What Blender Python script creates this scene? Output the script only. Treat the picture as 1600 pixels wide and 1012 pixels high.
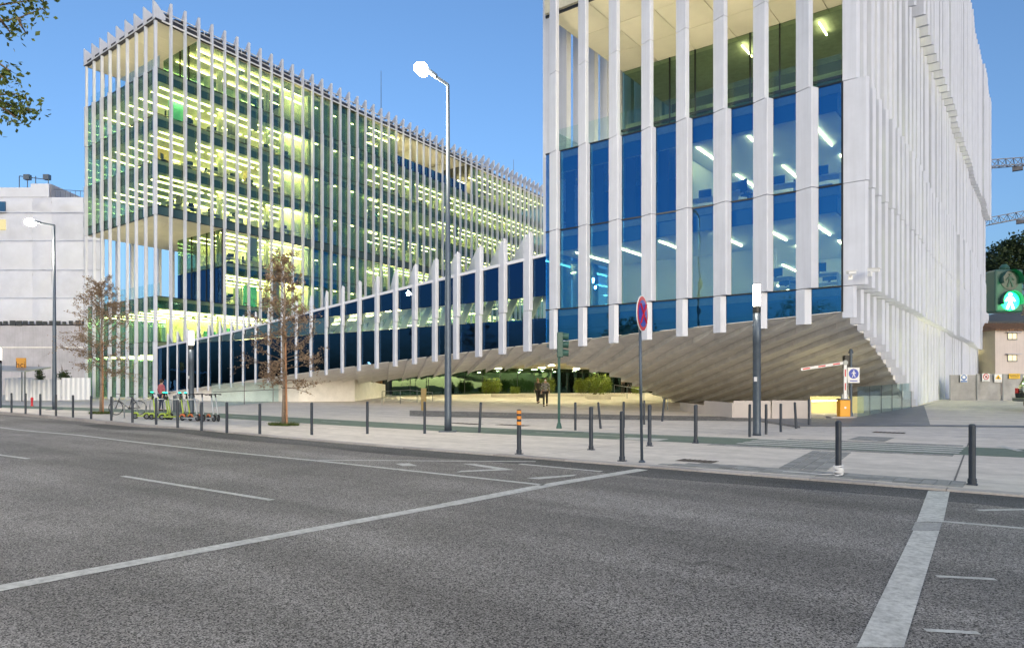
import bpy, bmesh, math, random
from mathutils import Vector, Matrix
R = math.radians
random.seed(7)
scn = bpy.context.scene
C = scn.collection
for o in list(bpy.data.objects): bpy.data.objects.remove(o)

# ------------------------------------------------------------ camera
YAW = R(37.0)
F = 1067.0            # focal length in photo pixels (24 mm shift lens)
HOR = 603.0           # horizon row
CH = 1.6
cam = bpy.data.cameras.new('camera'); camo = bpy.data.objects.new('camera', cam); C.objects.link(camo)
cam.sensor_width = 36; cam.lens = 36*F/1600; cam.shift_y = (HOR-506)/1600
cam.clip_start = .05; cam.clip_end = 4000
camo.location = (0, 0, CH); camo.rotation_euler = (R(90), 0, YAW)
scn.camera = camo
# ------------------------------------------------------------ sky, sun, exposure
SUN_EL, SUN_ROT = R(8), R(128)
w = bpy.data.worlds.new('World'); scn.world = w; w.use_nodes = True
nt = w.node_tree; nt.nodes.clear()
sky = nt.nodes.new('ShaderNodeTexSky'); sky.sky_type = 'NISHITA'; sky.sun_disc = False
sky.sun_elevation = SUN_EL; sky.sun_rotation = SUN_ROT; sky.altitude = 20
sky.air_density = .8; sky.dust_density = 4.0; sky.ozone_density = 3.1
bg = nt.nodes.new('ShaderNodeBackground'); bg.inputs['Strength'].default_value = .10
out = nt.nodes.new('ShaderNodeOutputWorld')
nt.links.new(sky.outputs[0], bg.inputs[0]); nt.links.new(bg.outputs[0], out.inputs[0])
sun = bpy.data.lights.new('sun', 'SUN'); sun.energy = .03; sun.angle = R(35); sun.color = (1, .94, .9)
suno = bpy.data.objects.new('sun', sun); C.objects.link(suno)
suno.rotation_euler = (R(90)-SUN_EL, 0, -SUN_ROT + R(180) )
scn.view_settings.view_transform = 'Standard'; scn.view_settings.look = 'None'
scn.view_settings.gamma = 1; scn.view_settings.use_curve_mapping = False
scn.view_settings.exposure = 1.83
scn.render.engine = 'CYCLES'
try:
    scn.cycles.use_light_tree = True; scn.cycles.max_bounces = 8; scn.cycles.transparent_max_bounces = 24
    scn.cycles.sample_clamp_indirect = 3.0; scn.cycles.caustics_reflective = False; scn.cycles.caustics_refractive = False
except Exception: pass

# ------------------------------------------------------------ helpers
CA, SA = math.cos(YAW), math.sin(YAW)
def c2w(X, Y): return (CA*X - SA*Y, SA*X + CA*Y)
def w2c(x, y): return (CA*x + SA*y, -SA*x + CA*y)
def sm(a):
    a = max(0., min(1., a)); return a*a*(3-2*a)
def gz(x, y):
    z = .27*sm((-x-12)/30.)
    z += max(0., min(.65, .022*(y-24)))
    return z
def W(px, py, Y):
    x, y = c2w((px-800)/F*Y, Y); return (x, y, CH-(py-HOR)/F*Y)
def G(px, py, off=0.):            # point on the ground seen at that spot of the photo
    z = 0.
    for i in range(25):
        Y = (CH-z-off)*F/(py-HOR); x, y = c2w((px-800)/F*Y, Y); z = gz(x, y)
    return (x, y, z)

class MB:
    def __init__(s): s.v = []; s.f = []; s.m = []; s.cur = 0
    def add(s, vs, fs):
        n = len(s.v); s.v += [tuple(v) for v in vs]
        for f in fs: s.f.append(tuple(i+n for i in f)); s.m.append(s.cur)
        return s
    def box(s, x0, x1, y0, y1, z0, z1):
        return s.prism([(x0, y0), (x1, y0), (x1, y1), (x0, y1)], z0, z1)
    def prism(s, pts, z0, z1, top=None):      # vertical prism; z0, z1 may be lists per point
        n = len(pts)
        a0 = z0 if isinstance(z0, (list, tuple)) else [z0]*n
        a1 = z1 if isinstance(z1, (list, tuple)) else [z1]*n
        ar = sum(pts[i][0]*pts[(i+1) % n][1]-pts[(i+1) % n][0]*pts[i][1] for i in range(n))
        if ar < 0: pts = pts[::-1]; a0 = a0[::-1]; a1 = a1[::-1]
        vs = [(p[0], p[1], a0[i]) for i, p in enumerate(pts)] + [(p[0], p[1], a1[i]) for i, p in enumerate(pts)]
        fs = [tuple(range(n))[::-1], tuple(range(n, 2*n))] + [(i, (i+1) % n, n+(i+1) % n, n+i) for i in range(n)]
        return s.add(vs, fs)
    def quad(s, *p): return s.add(p, [tuple(range(len(p)))])
    def bar(s, p0, p1, w, h=None, up=(0, 0, 1)):
        h = h or w; p0 = Vector(p0); p1 = Vector(p1); d = (p1-p0).normalized(); u = Vector(up)
        if abs(d.dot(u)) > .98: u = Vector((1, 0, 0))
        a = d.cross(u).normalized()*w/2; b = a.cross(d).normalized()*h/2
        vs = [p+i*a+j*b for p in (p0, p1) for i, j in ((-1, -1), (1, -1), (1, 1), (-1, 1))]
        return s.add(vs, [(0, 1, 2, 3), (7, 6, 5, 4), (0, 4, 5, 1), (1, 5, 6, 2), (2, 6, 7, 3), (3, 7, 4, 0)])
    def tube(s, pts, r, n=8, cap=True):
        pts = [Vector(p) for p in pts]; rs = r if isinstance(r, (list, tuple)) else [r]*len(pts)
        vs = []; fs = []; a = None
        for i, p in enumerate(pts):
            d = (pts[min(i+1, len(pts)-1)]-pts[max(i-1, 0)]).normalized()
            if a is None:
                a = d.cross(Vector((0, 0, 1)) if abs(d.z) < .9 else Vector((1, 0, 0))).normalized()
            else:
                a = (a-d*a.dot(d)).normalized()
            b = d.cross(a)
            for k in range(n):
                t = 2*math.pi*k/n; vs.append(p+(a*math.cos(t)+b*math.sin(t))*rs[i])
        for i in range(len(pts)-1):
            for k in range(n):
                fs.append((i*n+k, i*n+(k+1) % n, (i+1)*n+(k+1) % n, (i+1)*n+k))
        if cap: fs.append(tuple(range(n))[::-1]); fs.append(tuple(range(len(vs)-n, len(vs))))
        return s.add(vs, fs)
    def lathe(s, prof, n=16, o=(0, 0, 0)):      # prof = (r, z)
        return s.tube([(o[0], o[1], o[2]+z) for r, z in prof], [max(r, 1e-4) for r, z in prof], n)
    def disc(s, c, nrm, r, th, n=24):
        c = Vector(c); nrm = Vector(nrm).normalized(); return s.tube([c-nrm*th/2, c+nrm*th/2], r, n)
    def ring(s, c, nrm, r, tr, n=24, m=8):
        c = Vector(c); d = Vector(nrm).normalized(); a = d.cross(Vector((0, 0, 1)) if abs(d.z) < .9 else Vector((1, 0, 0))).normalized(); b = d.cross(a)
        vs = []; fs = []
        for i in range(n):
            t = 2*math.pi*i/n; e = a*math.cos(t)+b*math.sin(t)
            for k in range(m):
                q = 2*math.pi*k/m; vs.append(c+e*(r+tr*math.cos(q))+d*tr*math.sin(q))
        for i in range(n):
            for k in range(m): fs.append((i*m+k, ((i+1) % n)*m+k, ((i+1) % n)*m+(k+1) % m, i*m+(k+1) % m))
        return s.add(vs, fs)
    def mesh(s, name, mats, smooth=False):
        me = bpy.data.meshes.new(name); me.from_pydata(s.v, [], s.f); 
        if not isinstance(mats, (list, tuple)): mats = [mats]
        for m in mats: me.materials.append(m)
        if len(mats) > 1: me.polygons.foreach_set('material_index', s.m)
        if smooth: me.polygons.foreach_set('use_smooth', [True]*len(me.polygons))
        me.update(); return me
    def build(s, name, mats, parent=None, smooth=False, bevel=0, **kw):
        if not s.v: return None
        o = bpy.data.objects.new(name, s.mesh(name, mats, smooth)); C.objects.link(o)
        if parent: o.parent = parent
        if bevel:
            b = o.modifiers.new('bevel', 'BEVEL'); b.width = bevel; b.segments = 2; b.limit_method = 'ANGLE'
        tag(o, **kw); return o
def tag(o, label=None, cat=None, group=None, kind=None):
    if label: o['label'] = label
    if cat: o['category'] = cat
    if group: o['group'] = group
    if kind: o['kind'] = kind
    return o
def empty(name, loc=(0, 0, 0), rz=0, **kw):
    o = bpy.data.objects.new(name, None); C.objects.link(o); o.empty_display_size = .2
    o.location = loc; o.rotation_euler = (0, 0, rz); return tag(o, **kw)
def inst(me, name, parent, loc=(0, 0, 0), rot=(0, 0, 0), scale=(1, 1, 1)):
    o = bpy.data.objects.new(name, me); C.objects.link(o); o.parent = parent
    o.location = loc; o.rotation_euler = rot; o.scale = scale; return o
KIDS = {}
def copy_tree(o, parent=None):
    c = o.copy(); C.objects.link(c); c.parent = parent
    for ch in [k for k in o.children]: copy_tree(ch, c)
    return c

# ------------------------------------------------------------ materials
def newmat(name):
    m = bpy.data.materials.new(name); m.use_nodes = True; return m, m.node_tree, m.node_tree.nodes['Principled BSDF']
def pm(name, col, rough=.6, metal=0, var=.0, vscale=3., bump=0, bscale=40., streak=0, spec=.5, coat=0):
    m, t, b = newmat(name); N = t.nodes; L = t.links
    b.inputs['Base Color'].default_value = (*col, 1); b.inputs['Roughness'].default_value = rough; b.inputs['Metallic'].default_value = metal
    b.inputs['Specular IOR Level'].default_value = spec
    if coat: b.inputs['Coat Weight'].default_value = coat
    tc = N.new('ShaderNodeTexCoord')
    g = N.new('ShaderNodeNewGeometry')
    if var:
        no = N.new('ShaderNodeTexNoise'); no.inputs['Scale'].default_value = vscale; no.inputs['Detail'].default_value = 8; no.inputs['Roughness'].default_value = .65
        L.new(g.outputs['Position'], no.inputs['Vector'])
        r = N.new('ShaderNodeMapRange'); r.inputs['From Min'].default_value = .3; r.inputs['From Max'].default_value = .7
        r.inputs['To Min'].default_value = 1-var; r.inputs['To Max'].default_value = 1+var
        L.new(no.outputs['Fac'], r.inputs['Value'])
        src = r.outputs[0]
        oi = N.new('ShaderNodeObjectInfo')
        rr = N.new('ShaderNodeMapRange'); rr.inputs['To Min'].default_value = 1-var*.5; rr.inputs['To Max'].default_value = 1+var*.5
        L.new(oi.outputs['Random'], rr.inputs['Value'])
        mu = N.new('ShaderNodeMath'); mu.operation = 'MULTIPLY'; L.new(src, mu.inputs[0]); L.new(rr.outputs[0], mu.inputs[1]); src = mu.outputs[0]
        if streak:
            mp = N.new('ShaderNodeMapping'); mp.inputs['Scale'].default_value = (9, 9, .35); L.new(g.outputs['Position'], mp.inputs[0])
            n2 = N.new('ShaderNodeTexNoise'); n2.inputs['Scale'].default_value = 1; n2.inputs['Detail'].default_value = 5; L.new(mp.outputs[0], n2.inputs[0])
            r2 = N.new('ShaderNodeMapRange'); r2.inputs['From Min'].default_value = .45; r2.inputs['From Max'].default_value = .75
            r2.inputs['To Min'].default_value = 1; r2.inputs['To Max'].default_value = 1-streak; L.new(n2.outputs[0], r2.inputs[0])
            m3 = N.new('ShaderNodeMath'); m3.operation = 'MULTIPLY'; L.new(src, m3.inputs[0]); L.new(r2.outputs[0], m3.inputs[1]); src = m3.outputs[0]
        vm = N.new('ShaderNodeVectorMath'); vm.operation = 'SCALE'; vm.inputs[0].default_value = col
        L.new(src, vm.inputs['Scale']); L.new(vm.outputs[0], b.inputs['Base Color'])
    if bump:
        nb = N.new('ShaderNodeTexNoise'); nb.inputs['Scale'].default_value = bscale; nb.inputs['Detail'].default_value = 6
        L.new(g.outputs['Position'], nb.inputs['Vector'])
        bp = N.new('ShaderNodeBump'); bp.inputs['Strength'].default_value = bump; bp.inputs['Distance'].default_value = .02
        L.new(nb.outputs['Fac'], bp.inputs['Height']); L.new(bp.outputs[0], b.inputs['Normal'])
    return m
def em(name, col, s):
    m, t, b = newmat(name); b.inputs['Base Color'].default_value = (.06, .06, .06, 1)
    b.inputs['Emission Color'].default_value = (*col, 1); b.inputs['Emission Strength'].default_value = s; return m
def glass(name, tint, refl, base=.1, gain=1.6, rough=0., wob=.004):
    m = bpy.data.materials.new(name); m.use_nodes = True; t = m.node_tree; N = t.nodes; L = t.links; N.clear()
    o = N.new('ShaderNodeOutputMaterial'); mx = N.new('ShaderNodeMixShader'); tr = N.new('ShaderNodeBsdfTransparent'); gl = N.new('ShaderNodeBsdfGlossy')
    tr.inputs[0].default_value = (*tint, 1); gl.inputs['Color'].default_value = (*refl, 1); gl.inputs['Roughness'].default_value = rough
    fr = N.new('ShaderNodeFresnel'); fr.inputs[0].default_value = 1.5
    ma = N.new('ShaderNodeMath'); ma.operation = 'MULTIPLY_ADD'; ma.inputs[1].default_value = gain; ma.inputs[2].default_value = base; ma.use_clamp = True
    g = N.new('ShaderNodeNewGeometry')
    no = N.new('ShaderNodeTexNoise'); no.inputs['Scale'].default_value = .9; L.new(g.outputs['Position'], no.inputs['Vector'])
    bp = N.new('ShaderNodeBump'); bp.inputs['Strength'].default_value = .25; bp.inputs['Distance'].default_value = wob*8; L.new(no.outputs[0], bp.inputs['Height']); L.new(bp.outputs[0], gl.inputs['Normal'])
    L.new(fr.outputs[0], ma.inputs[0]); L.new(ma.outputs[0], mx.inputs[0]); L.new(tr.outputs[0], mx.inputs[1]); L.new(gl.outputs[0], mx.inputs[2]); L.new(mx.outputs[0], o.inputs[0])
    return m

M = {}
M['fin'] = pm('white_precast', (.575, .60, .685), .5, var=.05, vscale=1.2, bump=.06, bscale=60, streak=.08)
M['soffit'] = pm('beige_precast', (.80, .775, .74), .65, var=.12, vscale=1.6, bump=.12, bscale=30, streak=.0)
M['ceil'] = pm('beige_ceiling', (.70, .65, .50), .7, var=.05, vscale=.7)
M['slab'] = pm('dark_spandrel', (.035, .075, .085), .35, var=.2, vscale=.5)
M['slabnavy'] = pm('navy_spandrel', (.02, .045, .08), .35, var=.2, vscale=.5)
M['slabblue'] = pm('blue_spandrel', (.02, .09, .2), .35, var=.2, vscale=.5)
M['officeceil'] = pm('office_ceiling', (.80, .80, .70), .8, var=.05, vscale=.8)
M['floor'] = pm('office_carpet', (.42, .42, .36), .9, var=.15)
M['wallw'] = pm('office_wall', (.74, .73, .62), .8, var=.06, vscale=.8)
M['wallg'] = pm('green_blind', (.30, .40, .27), .7, var=.12, vscale=1.5)
M['walld'] = pm('dark_partition', (.05, .055, .06), .7, var=.1)
M['blind'] = pm('charcoal_blind', (.03, .035, .045), .8, var=.1)
M['frame'] = pm('black_frame', (.012, .014, .016), .4, metal=.3)
M['metal'] = pm('grey_metal', (.16, .18, .2), .38, metal=.7, var=.08)
M['roofdark'] = pm('dark_roof_panel', (.03, .03, .04), .5, var=.3)
M['rail'] = pm('white_rail', (.7, .7, .72), .4)
M['glassg'] = glass('green_glass', (.86, .94, .80), (.40, .60, .62), .05, .6)
M['glassb'] = glass('blue_glass', (.76, .89, .86), (.10, .43, .90), .22, 1.6)
M['glassd'] = glass('dark_blue_glass', (.10, .26, .45), (.14, .36, .70), .12, 1.4)
M['glassr'] = glass('clear_glass', (.9, .97, .95), (.8, .9, 1), .02, .35)
M['glassdg'] = glass('dark_green_glass', (.34, .5, .36), (.25, .4, .3), .15, 1., wob=.001)
M['lightL'] = em('warm_strip', (1, .91, .36), 11)
M['lightR'] = em('white_strip', (1, .95, .55), 7)
M['facade'] = em('added_blade_glow', (1, .92, .45), 16)  # glow added between the blades, stands in for yellow street lamp light
M['upl'] = em('uplight', (1, .89, .62), 9)
M['lightramp'] = em('ramp_strip', (1, .88, .45), 8)
M['lightP'] = em('passage_downlight', (1, .92, .58), 90)
# ------------------------------------------------------------ the ground
YF = 29.09            # street front of the offices
XR, SKR = -5.76, .016 # right block: street corner, drift of its long side
XL, SKL = -60.9, -.082
KERB = 12.5
def slope(x): return .12-.09*sm((x+29)/6.)
def zr(x, y): return gz(x, y)-slope(x)
def kerb_y(x): return KERB+(.0 if x > -24 else -.25*sm((-24-x)/3.))
def sheet(name, x0, x1, nx, yf0, yf1, ny, zf, mat, **kw):
    m = MB(); vs = []; fs = []
    for j in range(ny+1):
        for i in range(nx+1):
            x = x0+(x1-x0)*i/nx; a = yf0(x) if callable(yf0) else yf0; b = yf1(x) if callable(yf1) else yf1
            y = a+(b-a)*j/ny; vs.append((x, y, zf(x, y)))
    for j in range(ny):
        for i in range(nx): k = j*(nx+1)+i; fs.append((k, k+1, k+nx+2, k+nx+1))
    m.add(vs, fs); return m.build(name, mat, **kw)
def ground_mat(name, kind):
    m, t, b = newmat(name); N = t.nodes; L = t.links
    g = N.new('ShaderNodeNewGeometry')
    def noise(s, d=8, r=.6, vec=None):
        n = N.new('ShaderNodeTexNoise'); n.inputs['Scale'].default_value = s; n.inputs['Detail'].default_value = d; n.inputs['Roughness'].default_value = r
        L.new(vec or g.outputs['Position'], n.inputs['Vector']); return n.outputs['Fac']
    def rng(v, a, b2, c, d):
        r = N.new('ShaderNodeMapRange'); r.inputs[1].default_value = a; r.inputs[2].default_value = b2; r.inputs[3].default_value = c; r.inputs[4].default_value = d; L.new(v, r.inputs[0]); return r.outputs[0]
    def mul(a, c):
        n = N.new('ShaderNodeMath'); n.operation = 'MULTIPLY'; L.new(a, n.inputs[0]); L.new(c, n.inputs[1]); return n.outputs[0]
    if kind == 'asphalt':
        vo = N.new('ShaderNodeTexVoronoi'); vo.inputs['Scale'].default_value = 105; L.new(g.outputs['Position'], vo.inputs['Vector'])
        sp = N.new('ShaderNodeSeparateColor'); L.new(vo.outputs['Color'], sp.inputs[0])
        grain = rng(sp.outputs[0], 0, 1, -.1, 2.4)
        grain2 = rng(noise(30, 3), .3, .7, .88, 1.12)
        mp = N.new('ShaderNodeMapping'); mp.inputs['Scale'].default_value = (.12, .9, 1); L.new(g.outputs['Position'], mp.inputs[0])
        lane = rng(noise(.9, 4, .5, mp.outputs[0]), .3, .7, .66, 1.30)
        patch = rng(noise(.35, 3), .4, .6, .88, 1.1)
        vc = N.new('ShaderNodeTexVoronoi'); vc.feature = 'DISTANCE_TO_EDGE'; vc.inputs['Scale'].default_value = .23
        ds = N.new('ShaderNodeTexNoise'); ds.inputs['Scale'].default_value = 1.3; ds.inputs['Detail'].default_value = 6; L.new(g.outputs['Position'], ds.inputs['Vector'])
        va = N.new('ShaderNodeVectorMath'); va.operation = 'MULTIPLY_ADD'; va.inputs[1].default_value = (1.6, 1.6, 0); L.new(ds.outputs['Color'], va.inputs[0]); L.new(g.outputs['Position'], va.inputs[2]); L.new(va.outputs[0], vc.inputs['Vector'])
        crack = rng(vc.outputs['Distance'], 0, .004, .6, 1.0)
        cm = N.new('ShaderNodeMath'); cm.operation = 'MAXIMUM'; L.new(crack, cm.inputs[0]); L.new(rng(noise(.5, 2), .5, .56, 1, 0), cm.inputs[1])
        stain = rng(noise(1.1, 5, .6), .62, .74, 1.0, .78)
        v = mul(mul(mul(mul(grain, grain2), lane), patch), mul(cm.outputs[0], stain)); col = (.170, .160, .150)
        rough, bs, bh = .75, .5, sp.outputs[0]
    elif kind == 'concrete':
        mp = N.new('ShaderNodeMapping'); mp.inputs['Scale'].default_value = (.25, 1.6, 1); L.new(g.outputs['Position'], mp.inputs[0])
        v = mul(mul(rng(noise(2.2, 10, .7), .3, .7, .80, 1.1), rng(noise(60, 3), .3, .7, .93, 1.06)), rng(noise(.8, 4, .6, mp.outputs[0]), .35, .7, .88, 1.06))
        col = (.67, .62, .56); rough, bs, bh = .8, .12, noise(70, 3)
    elif kind == 'drive':
        v = mul(rng(noise(1.5, 9, .7), .3, .7, .75, 1.2), rng(noise(30, 3), .3, .7, .85, 1.15))
        col = (.19, .20, .215); rough, bs, bh = .55, .3, noise(30, 3)
    elif kind == 'green':
        v = mul(rng(noise(3, 9, .7), .3, .7, .8, 1.15), rng(noise(50, 3), .3, .7, .9, 1.1)); col = (.145, .19, .155); rough, bs, bh = .8, .15, noise(60, 3)
    elif kind == 'paint':
        v = mul(rng(noise(14, 9, .75), .36, .58, .62, 1.05), rng(noise(1.2, 5), .3, .7, .88, 1.08)); col = (.56, .56, .53); rough, bs, bh = .7, .3, noise(50, 3)
    elif kind == 'paver':
        oi = N.new('ShaderNodeObjectInfo'); v = mul(rng(noise(20, 6), .3, .7, .85, 1.12), rng(oi.outputs['Random'], 0, 1, .8, 1.2)); col = (.27, .275, .27); rough, bs, bh = .8, .2, noise(60, 3)
    elif kind == 'kerb':
        oi = N.new('ShaderNodeObjectInfo'); v = mul(rng(noise(12, 8, .7), .3, .7, .8, 1.15), rng(oi.outputs['Random'], 0, 1, .85, 1.12)); col = (.40, .37, .35); rough, bs, bh = .8, .2, noise(60, 3)
    elif kind == 'cobble':
        vo = N.new('ShaderNodeTexVoronoi'); vo.inputs['Scale'].default_value = 9; L.new(g.outputs['Position'], vo.inputs['Vector'])
        v = mul(rng(vo.outputs['Distance'], 0, .6, 1.2, .5), rng(noise(3, 6), .3, .7, .7, 1.2)); col = (.30, .29, .28); rough, bs, bh = .8, .5, vo.outputs['Distance']
    elif kind == 'terrain':
        v = rng(noise(.05, 8), .3, .7, .7, 1.3); col = (.16, .155, .14); rough, bs, bh = .9, .1, noise(5, 3)
    vm = N.new('ShaderNodeVectorMath'); vm.operation = 'SCALE'; vm.inputs[0].default_value = col; L.new(v, vm.inputs['Scale']); L.new(vm.outputs[0], b.inputs['Base Color'])
    b.inputs['Roughness'].default_value = rough; b.inputs['Specular IOR Level'].default_value = .3
    bp = N.new('ShaderNodeBump'); bp.inputs['Strength'].default_value = bs; bp.inputs['Distance'].default_value = .01; L.new(bh, bp.inputs['Height']); L.new(bp.outputs[0], b.inputs['Normal'])
    return m
for k in ('asphalt', 'concrete', 'drive', 'green', 'paint', 'paver', 'kerb', 'cobble', 'terrain'): M[k] = ground_mat(k, k)
MB().quad((-1500, -1500, -.6), (1500, -1500, -.6), (1500, 1500, -.6), (-1500, 1500, -.6)).build('terrain', M['terrain'], kind='structure')
road = sheet('road', -160, 60, 110, -40, lambda x: kerb_y(x)-.001, 30, zr, M['asphalt'], kind='structure')
pave = sheet('pavement', -160, 60, 110, lambda x: kerb_y(x)+.30, 130, 60, gz, M['concrete'], kind='structure')
# kerb stones, one metre each, sharing a few meshes near the camera
ks = []
x = 12.
while x > -75:
    a, b2 = x-1.0+.008, x
    m = MB(); za = gz(a, KERB); zb = gz(b2, KERB)
    ka, kb = kerb_y(a), kerb_y(b2)
    m.add([(a, ka, zr(a, ka)-.2), (b2, kb, zr(b2, kb)-.2), (b2, kb+.3, -.2), (a, ka+.3, -.2), (a, ka, za+.006), (b2, kb, zb+.006), (b2, kb+.298, zb+.006), (a, ka+.298, za+.006)],
          [(3, 2, 1, 0), (4, 5, 6, 7), (0, 1, 5, 4), (1, 2, 6, 5), (2, 3, 7, 6), (3, 0, 4, 7)])
    m.build('kerb_stone', M['kerb'], pave, bevel=.012); x -= 1.0
def flat(name, pts, mat, off=.004, onroad=False, parent=None, kind='structure', n=1, **kw):
    """closed sheet following the ground; pts are world xy, a quad is subdivided n times along its long side"""
    m = MB(); zf = zr if onroad else gz
    if len(pts) == 4 and n > 1:
        a, b, c, d = [Vector(p[:2]) for p in pts]; vs = []
        for i in range(n+1):
            p = a.lerp(b, i/n); q = d.lerp(c, i/n); vs += [(p.x, p.y, zf(p.x, p.y)+off), (q.x, q.y, zf(q.x, q.y)+off)]
        m.add(vs, [(2*i, 2*i+2, 2*i+3, 2*i+1) for i in range(n)])
    else:
        m.add([(p[0], p[1], zf(p[0], p[1])+off) for p in pts], [tuple(range(len(pts)))])
    return m.build(name, mat, parent, kind=kind, **kw)

# ------------------------------------------------------------ the offices
LV = [1.5+4*k for k in range(9)]
def PL(c, t): return (XL-c+SKL*t, YF+t)
def PR(c, t): return (XR-c+SKR*t, YF+t)
def rect(P, c0, c1, t0, t1): return [P(c0, t0), P(c1, t0), P(c1, t1), P(c0, t1)]
def px_c(s): return XR-s
def ztop(s):     # top of the sloping link
    pts = [(13.8, 8.42), (23.1, 7.69), (32.9, 6.8), (43, 5.84), (55.2, 5.0)]
    return interp(pts, s)
def zf_(s):      # lower glass edge along the whole street front
    return interp([(0, 4.5), (13.8, 3.82), (23.1, 3.27), (32.9, 2.6), (43, 1.85), (55.2, .95), (69.5, .62)], s)
def interp(pts, s):
    if s <= pts[0][0]: return pts[0][1]
    for (a, va), (b, vb) in zip(pts, pts[1:]):
        if s <= b: return va+(vb-va)*(s-a)/(b-a)
    return pts[-1][1]
HB = 16.4
def hull(s, t):
    zf = zf_(s)
    if s <= 14.2:
        u = min(1, t/HB); a = .41+(1-.41)*s/14.; return zf-(zf-.48)*(a*u+(1-a)*u*u)
    k = sm((s-14.2)/3.); u = min(1, t/HB)
    return (zf-(zf-.48)*u)*(1-k)+(zf-.08*t)*k
def hb_side(t): return hull(0, t) if t < HB else .30

def slab_part(P, rects, z, mat, root, bottom=None, soff=False):
    for (c0, c1, t0, t1) in rects:
        m = MB(); m.prism(rect(P, c0+.12, c1-.12, t0+.12, t1-.12), z-.34, z-.01); m.build('floor_slab', M['floor'], root)
        m = MB(); m.prism(rect(P, c0+.22, c1-.22, t0+.22, t1-.22), z-1.0, z-.343); m.build('spandrel', mat, root)
        m = MB(); m.prism(rect(P, c0+.3, c1-.3, t0+.3, t1-.3), z-1.02, z-1.004); m.build('ceiling', M['officeceil'], root)

# ---- right block
rt = empty('office_building', (*PR(7, 0), 0), label='right office block with deep white fins and blue glass on a ribbed overhanging base', cat='office building')
lt = empty('office_building', (*PL(7, 0), 0), label='left office block, tall and slender, with thin white fins and yellow lit floors', cat='office building')
br = empty('link_building', (px_c(35), YF, 0), label='low sloping glass link with white fins between the two office blocks', cat='office building')
bpy.context.view_layer.update()
for e in (rt, lt, br): e.matrix_world = Matrix.Identity(4)   # world-placed parts

WR, TR = 14.0, 72.
WL, TL = 14.3, 72.
# front fins of the right block (sections measured per level)
def fin_front(s, z0, z1, wAC, L, name='facade_fin', root=None, z0b=None, top=None):
    """triangular fin: root on the glass from s to s-wAC, nose turned to the right"""
    xa = px_c(s); dx, dy = .916*L, -.40*L
    A = (xa, YF); B = (xa+dx, YF+dy); B2 = (xa+dx+.03, YF+dy+.02); Cc = (xa+max(wAC, dx+.05), YF)
    return [A, B, B2, Cc]
for k in range(8):
    s = 1.73+1.72*k; q = k/7.
    zf = zf_(s)
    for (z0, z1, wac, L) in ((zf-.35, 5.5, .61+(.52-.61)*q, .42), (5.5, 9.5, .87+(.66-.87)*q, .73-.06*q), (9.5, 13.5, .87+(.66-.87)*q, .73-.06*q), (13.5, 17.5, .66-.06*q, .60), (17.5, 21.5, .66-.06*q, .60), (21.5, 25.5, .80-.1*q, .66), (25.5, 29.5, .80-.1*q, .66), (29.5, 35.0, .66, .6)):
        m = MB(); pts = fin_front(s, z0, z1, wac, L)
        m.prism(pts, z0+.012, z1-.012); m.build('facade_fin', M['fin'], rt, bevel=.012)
# glass front
def frame_line(m, P, c0, c1, t0, t1, z, w=.05):
    a = P(c0, t0); b = P(c1, t1); m.bar((a[0], a[1], z), (b[0], b[1], z), .07, w)
def pane(mesh_cache, x0, x1, z0, z1, root, mat, y=YF, key=None):
    m = MB(); m.box(x0+.012, x1-.012, y, y+.03, z0+.02, z1-.02); return m.build('window_pane', mat, root)
edges = [0.]+[1.30+1.72*k for k in range(8)]+[14.0]
# s ranges of the bays: between fins, glass runs behind fins
bays = [(0.02, 1.45)]+[(1.45+1.72*k, 1.45+1.72*(k+1)) for k in range(7)]+[(13.49, 14.0)]
for (a, b2) in bays:
    z0a, z0b = zf_(a), zf_(b2)
    m = MB(); x1, x0 = px_c(a), px_c(b2)
    m.prism([(x0+.012, YF+.02), (x1-.012, YF+.02), (x1-.012, YF+.05), (x0+.012, YF+.05)], [z0b, z0a, z0a, z0b], 5.48); m.build('window_pane', M['glassb'], rt)
    for (za, zb) in ((5.52, 9.48), (9.52, 13.48), (21.52, 25.48), (25.52, 29.48), (29.52, 33.4)):
        pane(None, x0, x1, za, zb, rt, M['glassb'], YF+.02)
m = MB()
for z in (5.5, 9.5, 13.5, 21.5, 25.5, 29.5): m.box(px_c(14), px_c(0), YF-.01, YF+.09, z-.03, z+.03)
m.box(px_c(0)-.03, px_c(0)+.04, YF-.02, YF+.1, 4.5, 13.5)
m.box(px_c(14), px_c(0), YF-.01, YF+.09, 20.5, 20.62)
m.build('glazing_frame', M['frame'], rt)
# solid backing behind the lowest glass band
m = MB(); m.prism([(px_c(13.9), YF+.3), (px_c(.1), YF+.3), (px_c(.1), YF+.5), (px_c(13.9), YF+.5)], [3.85, 4.5, 4.5, 3.85], 5.4); m.build('spandrel', M['slabblue'], rt)
# floors
full = [(0, WR, 0, TR)]
slab_part(PR, full, 5.5, M['slabblue'], rt)
slab_part(PR, full, 9.5, M['slabblue'], rt)
slab_part(PR, [(0, WR, 0, TR)], 13.5, M['slabblue'], rt)
slab_part(PR, [(0, WR, 8.2, TR)], 17.5, M['slab'], rt)
for z in (25.5, 29.5): slab_part(PR, full, z, M['slabblue'], rt)
m = MB(); m.prism(rect(PR, -.05, WR+.05, -.02, TR), 20.72, 21.5); m.build('floor_slab', M['floor'], rt)
m = MB(); m.prism(rect(PR, -.6, WR+.6, -.5, TR+.5), 33.5, 34.2); m.build('roof', M['fin'], rt)
# panelled soffit of the two-storey void
for i in range(6):
    for j in range(3):
        m = MB(); c0 = .1+i*2.31; t0 = .1+j*2.8
        m.prism(rect(PR, c0, c0+2.27, t0, t0+2.76), 20.62, 20.70); m.build('soffit_panel', M['ceil'], rt)
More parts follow.
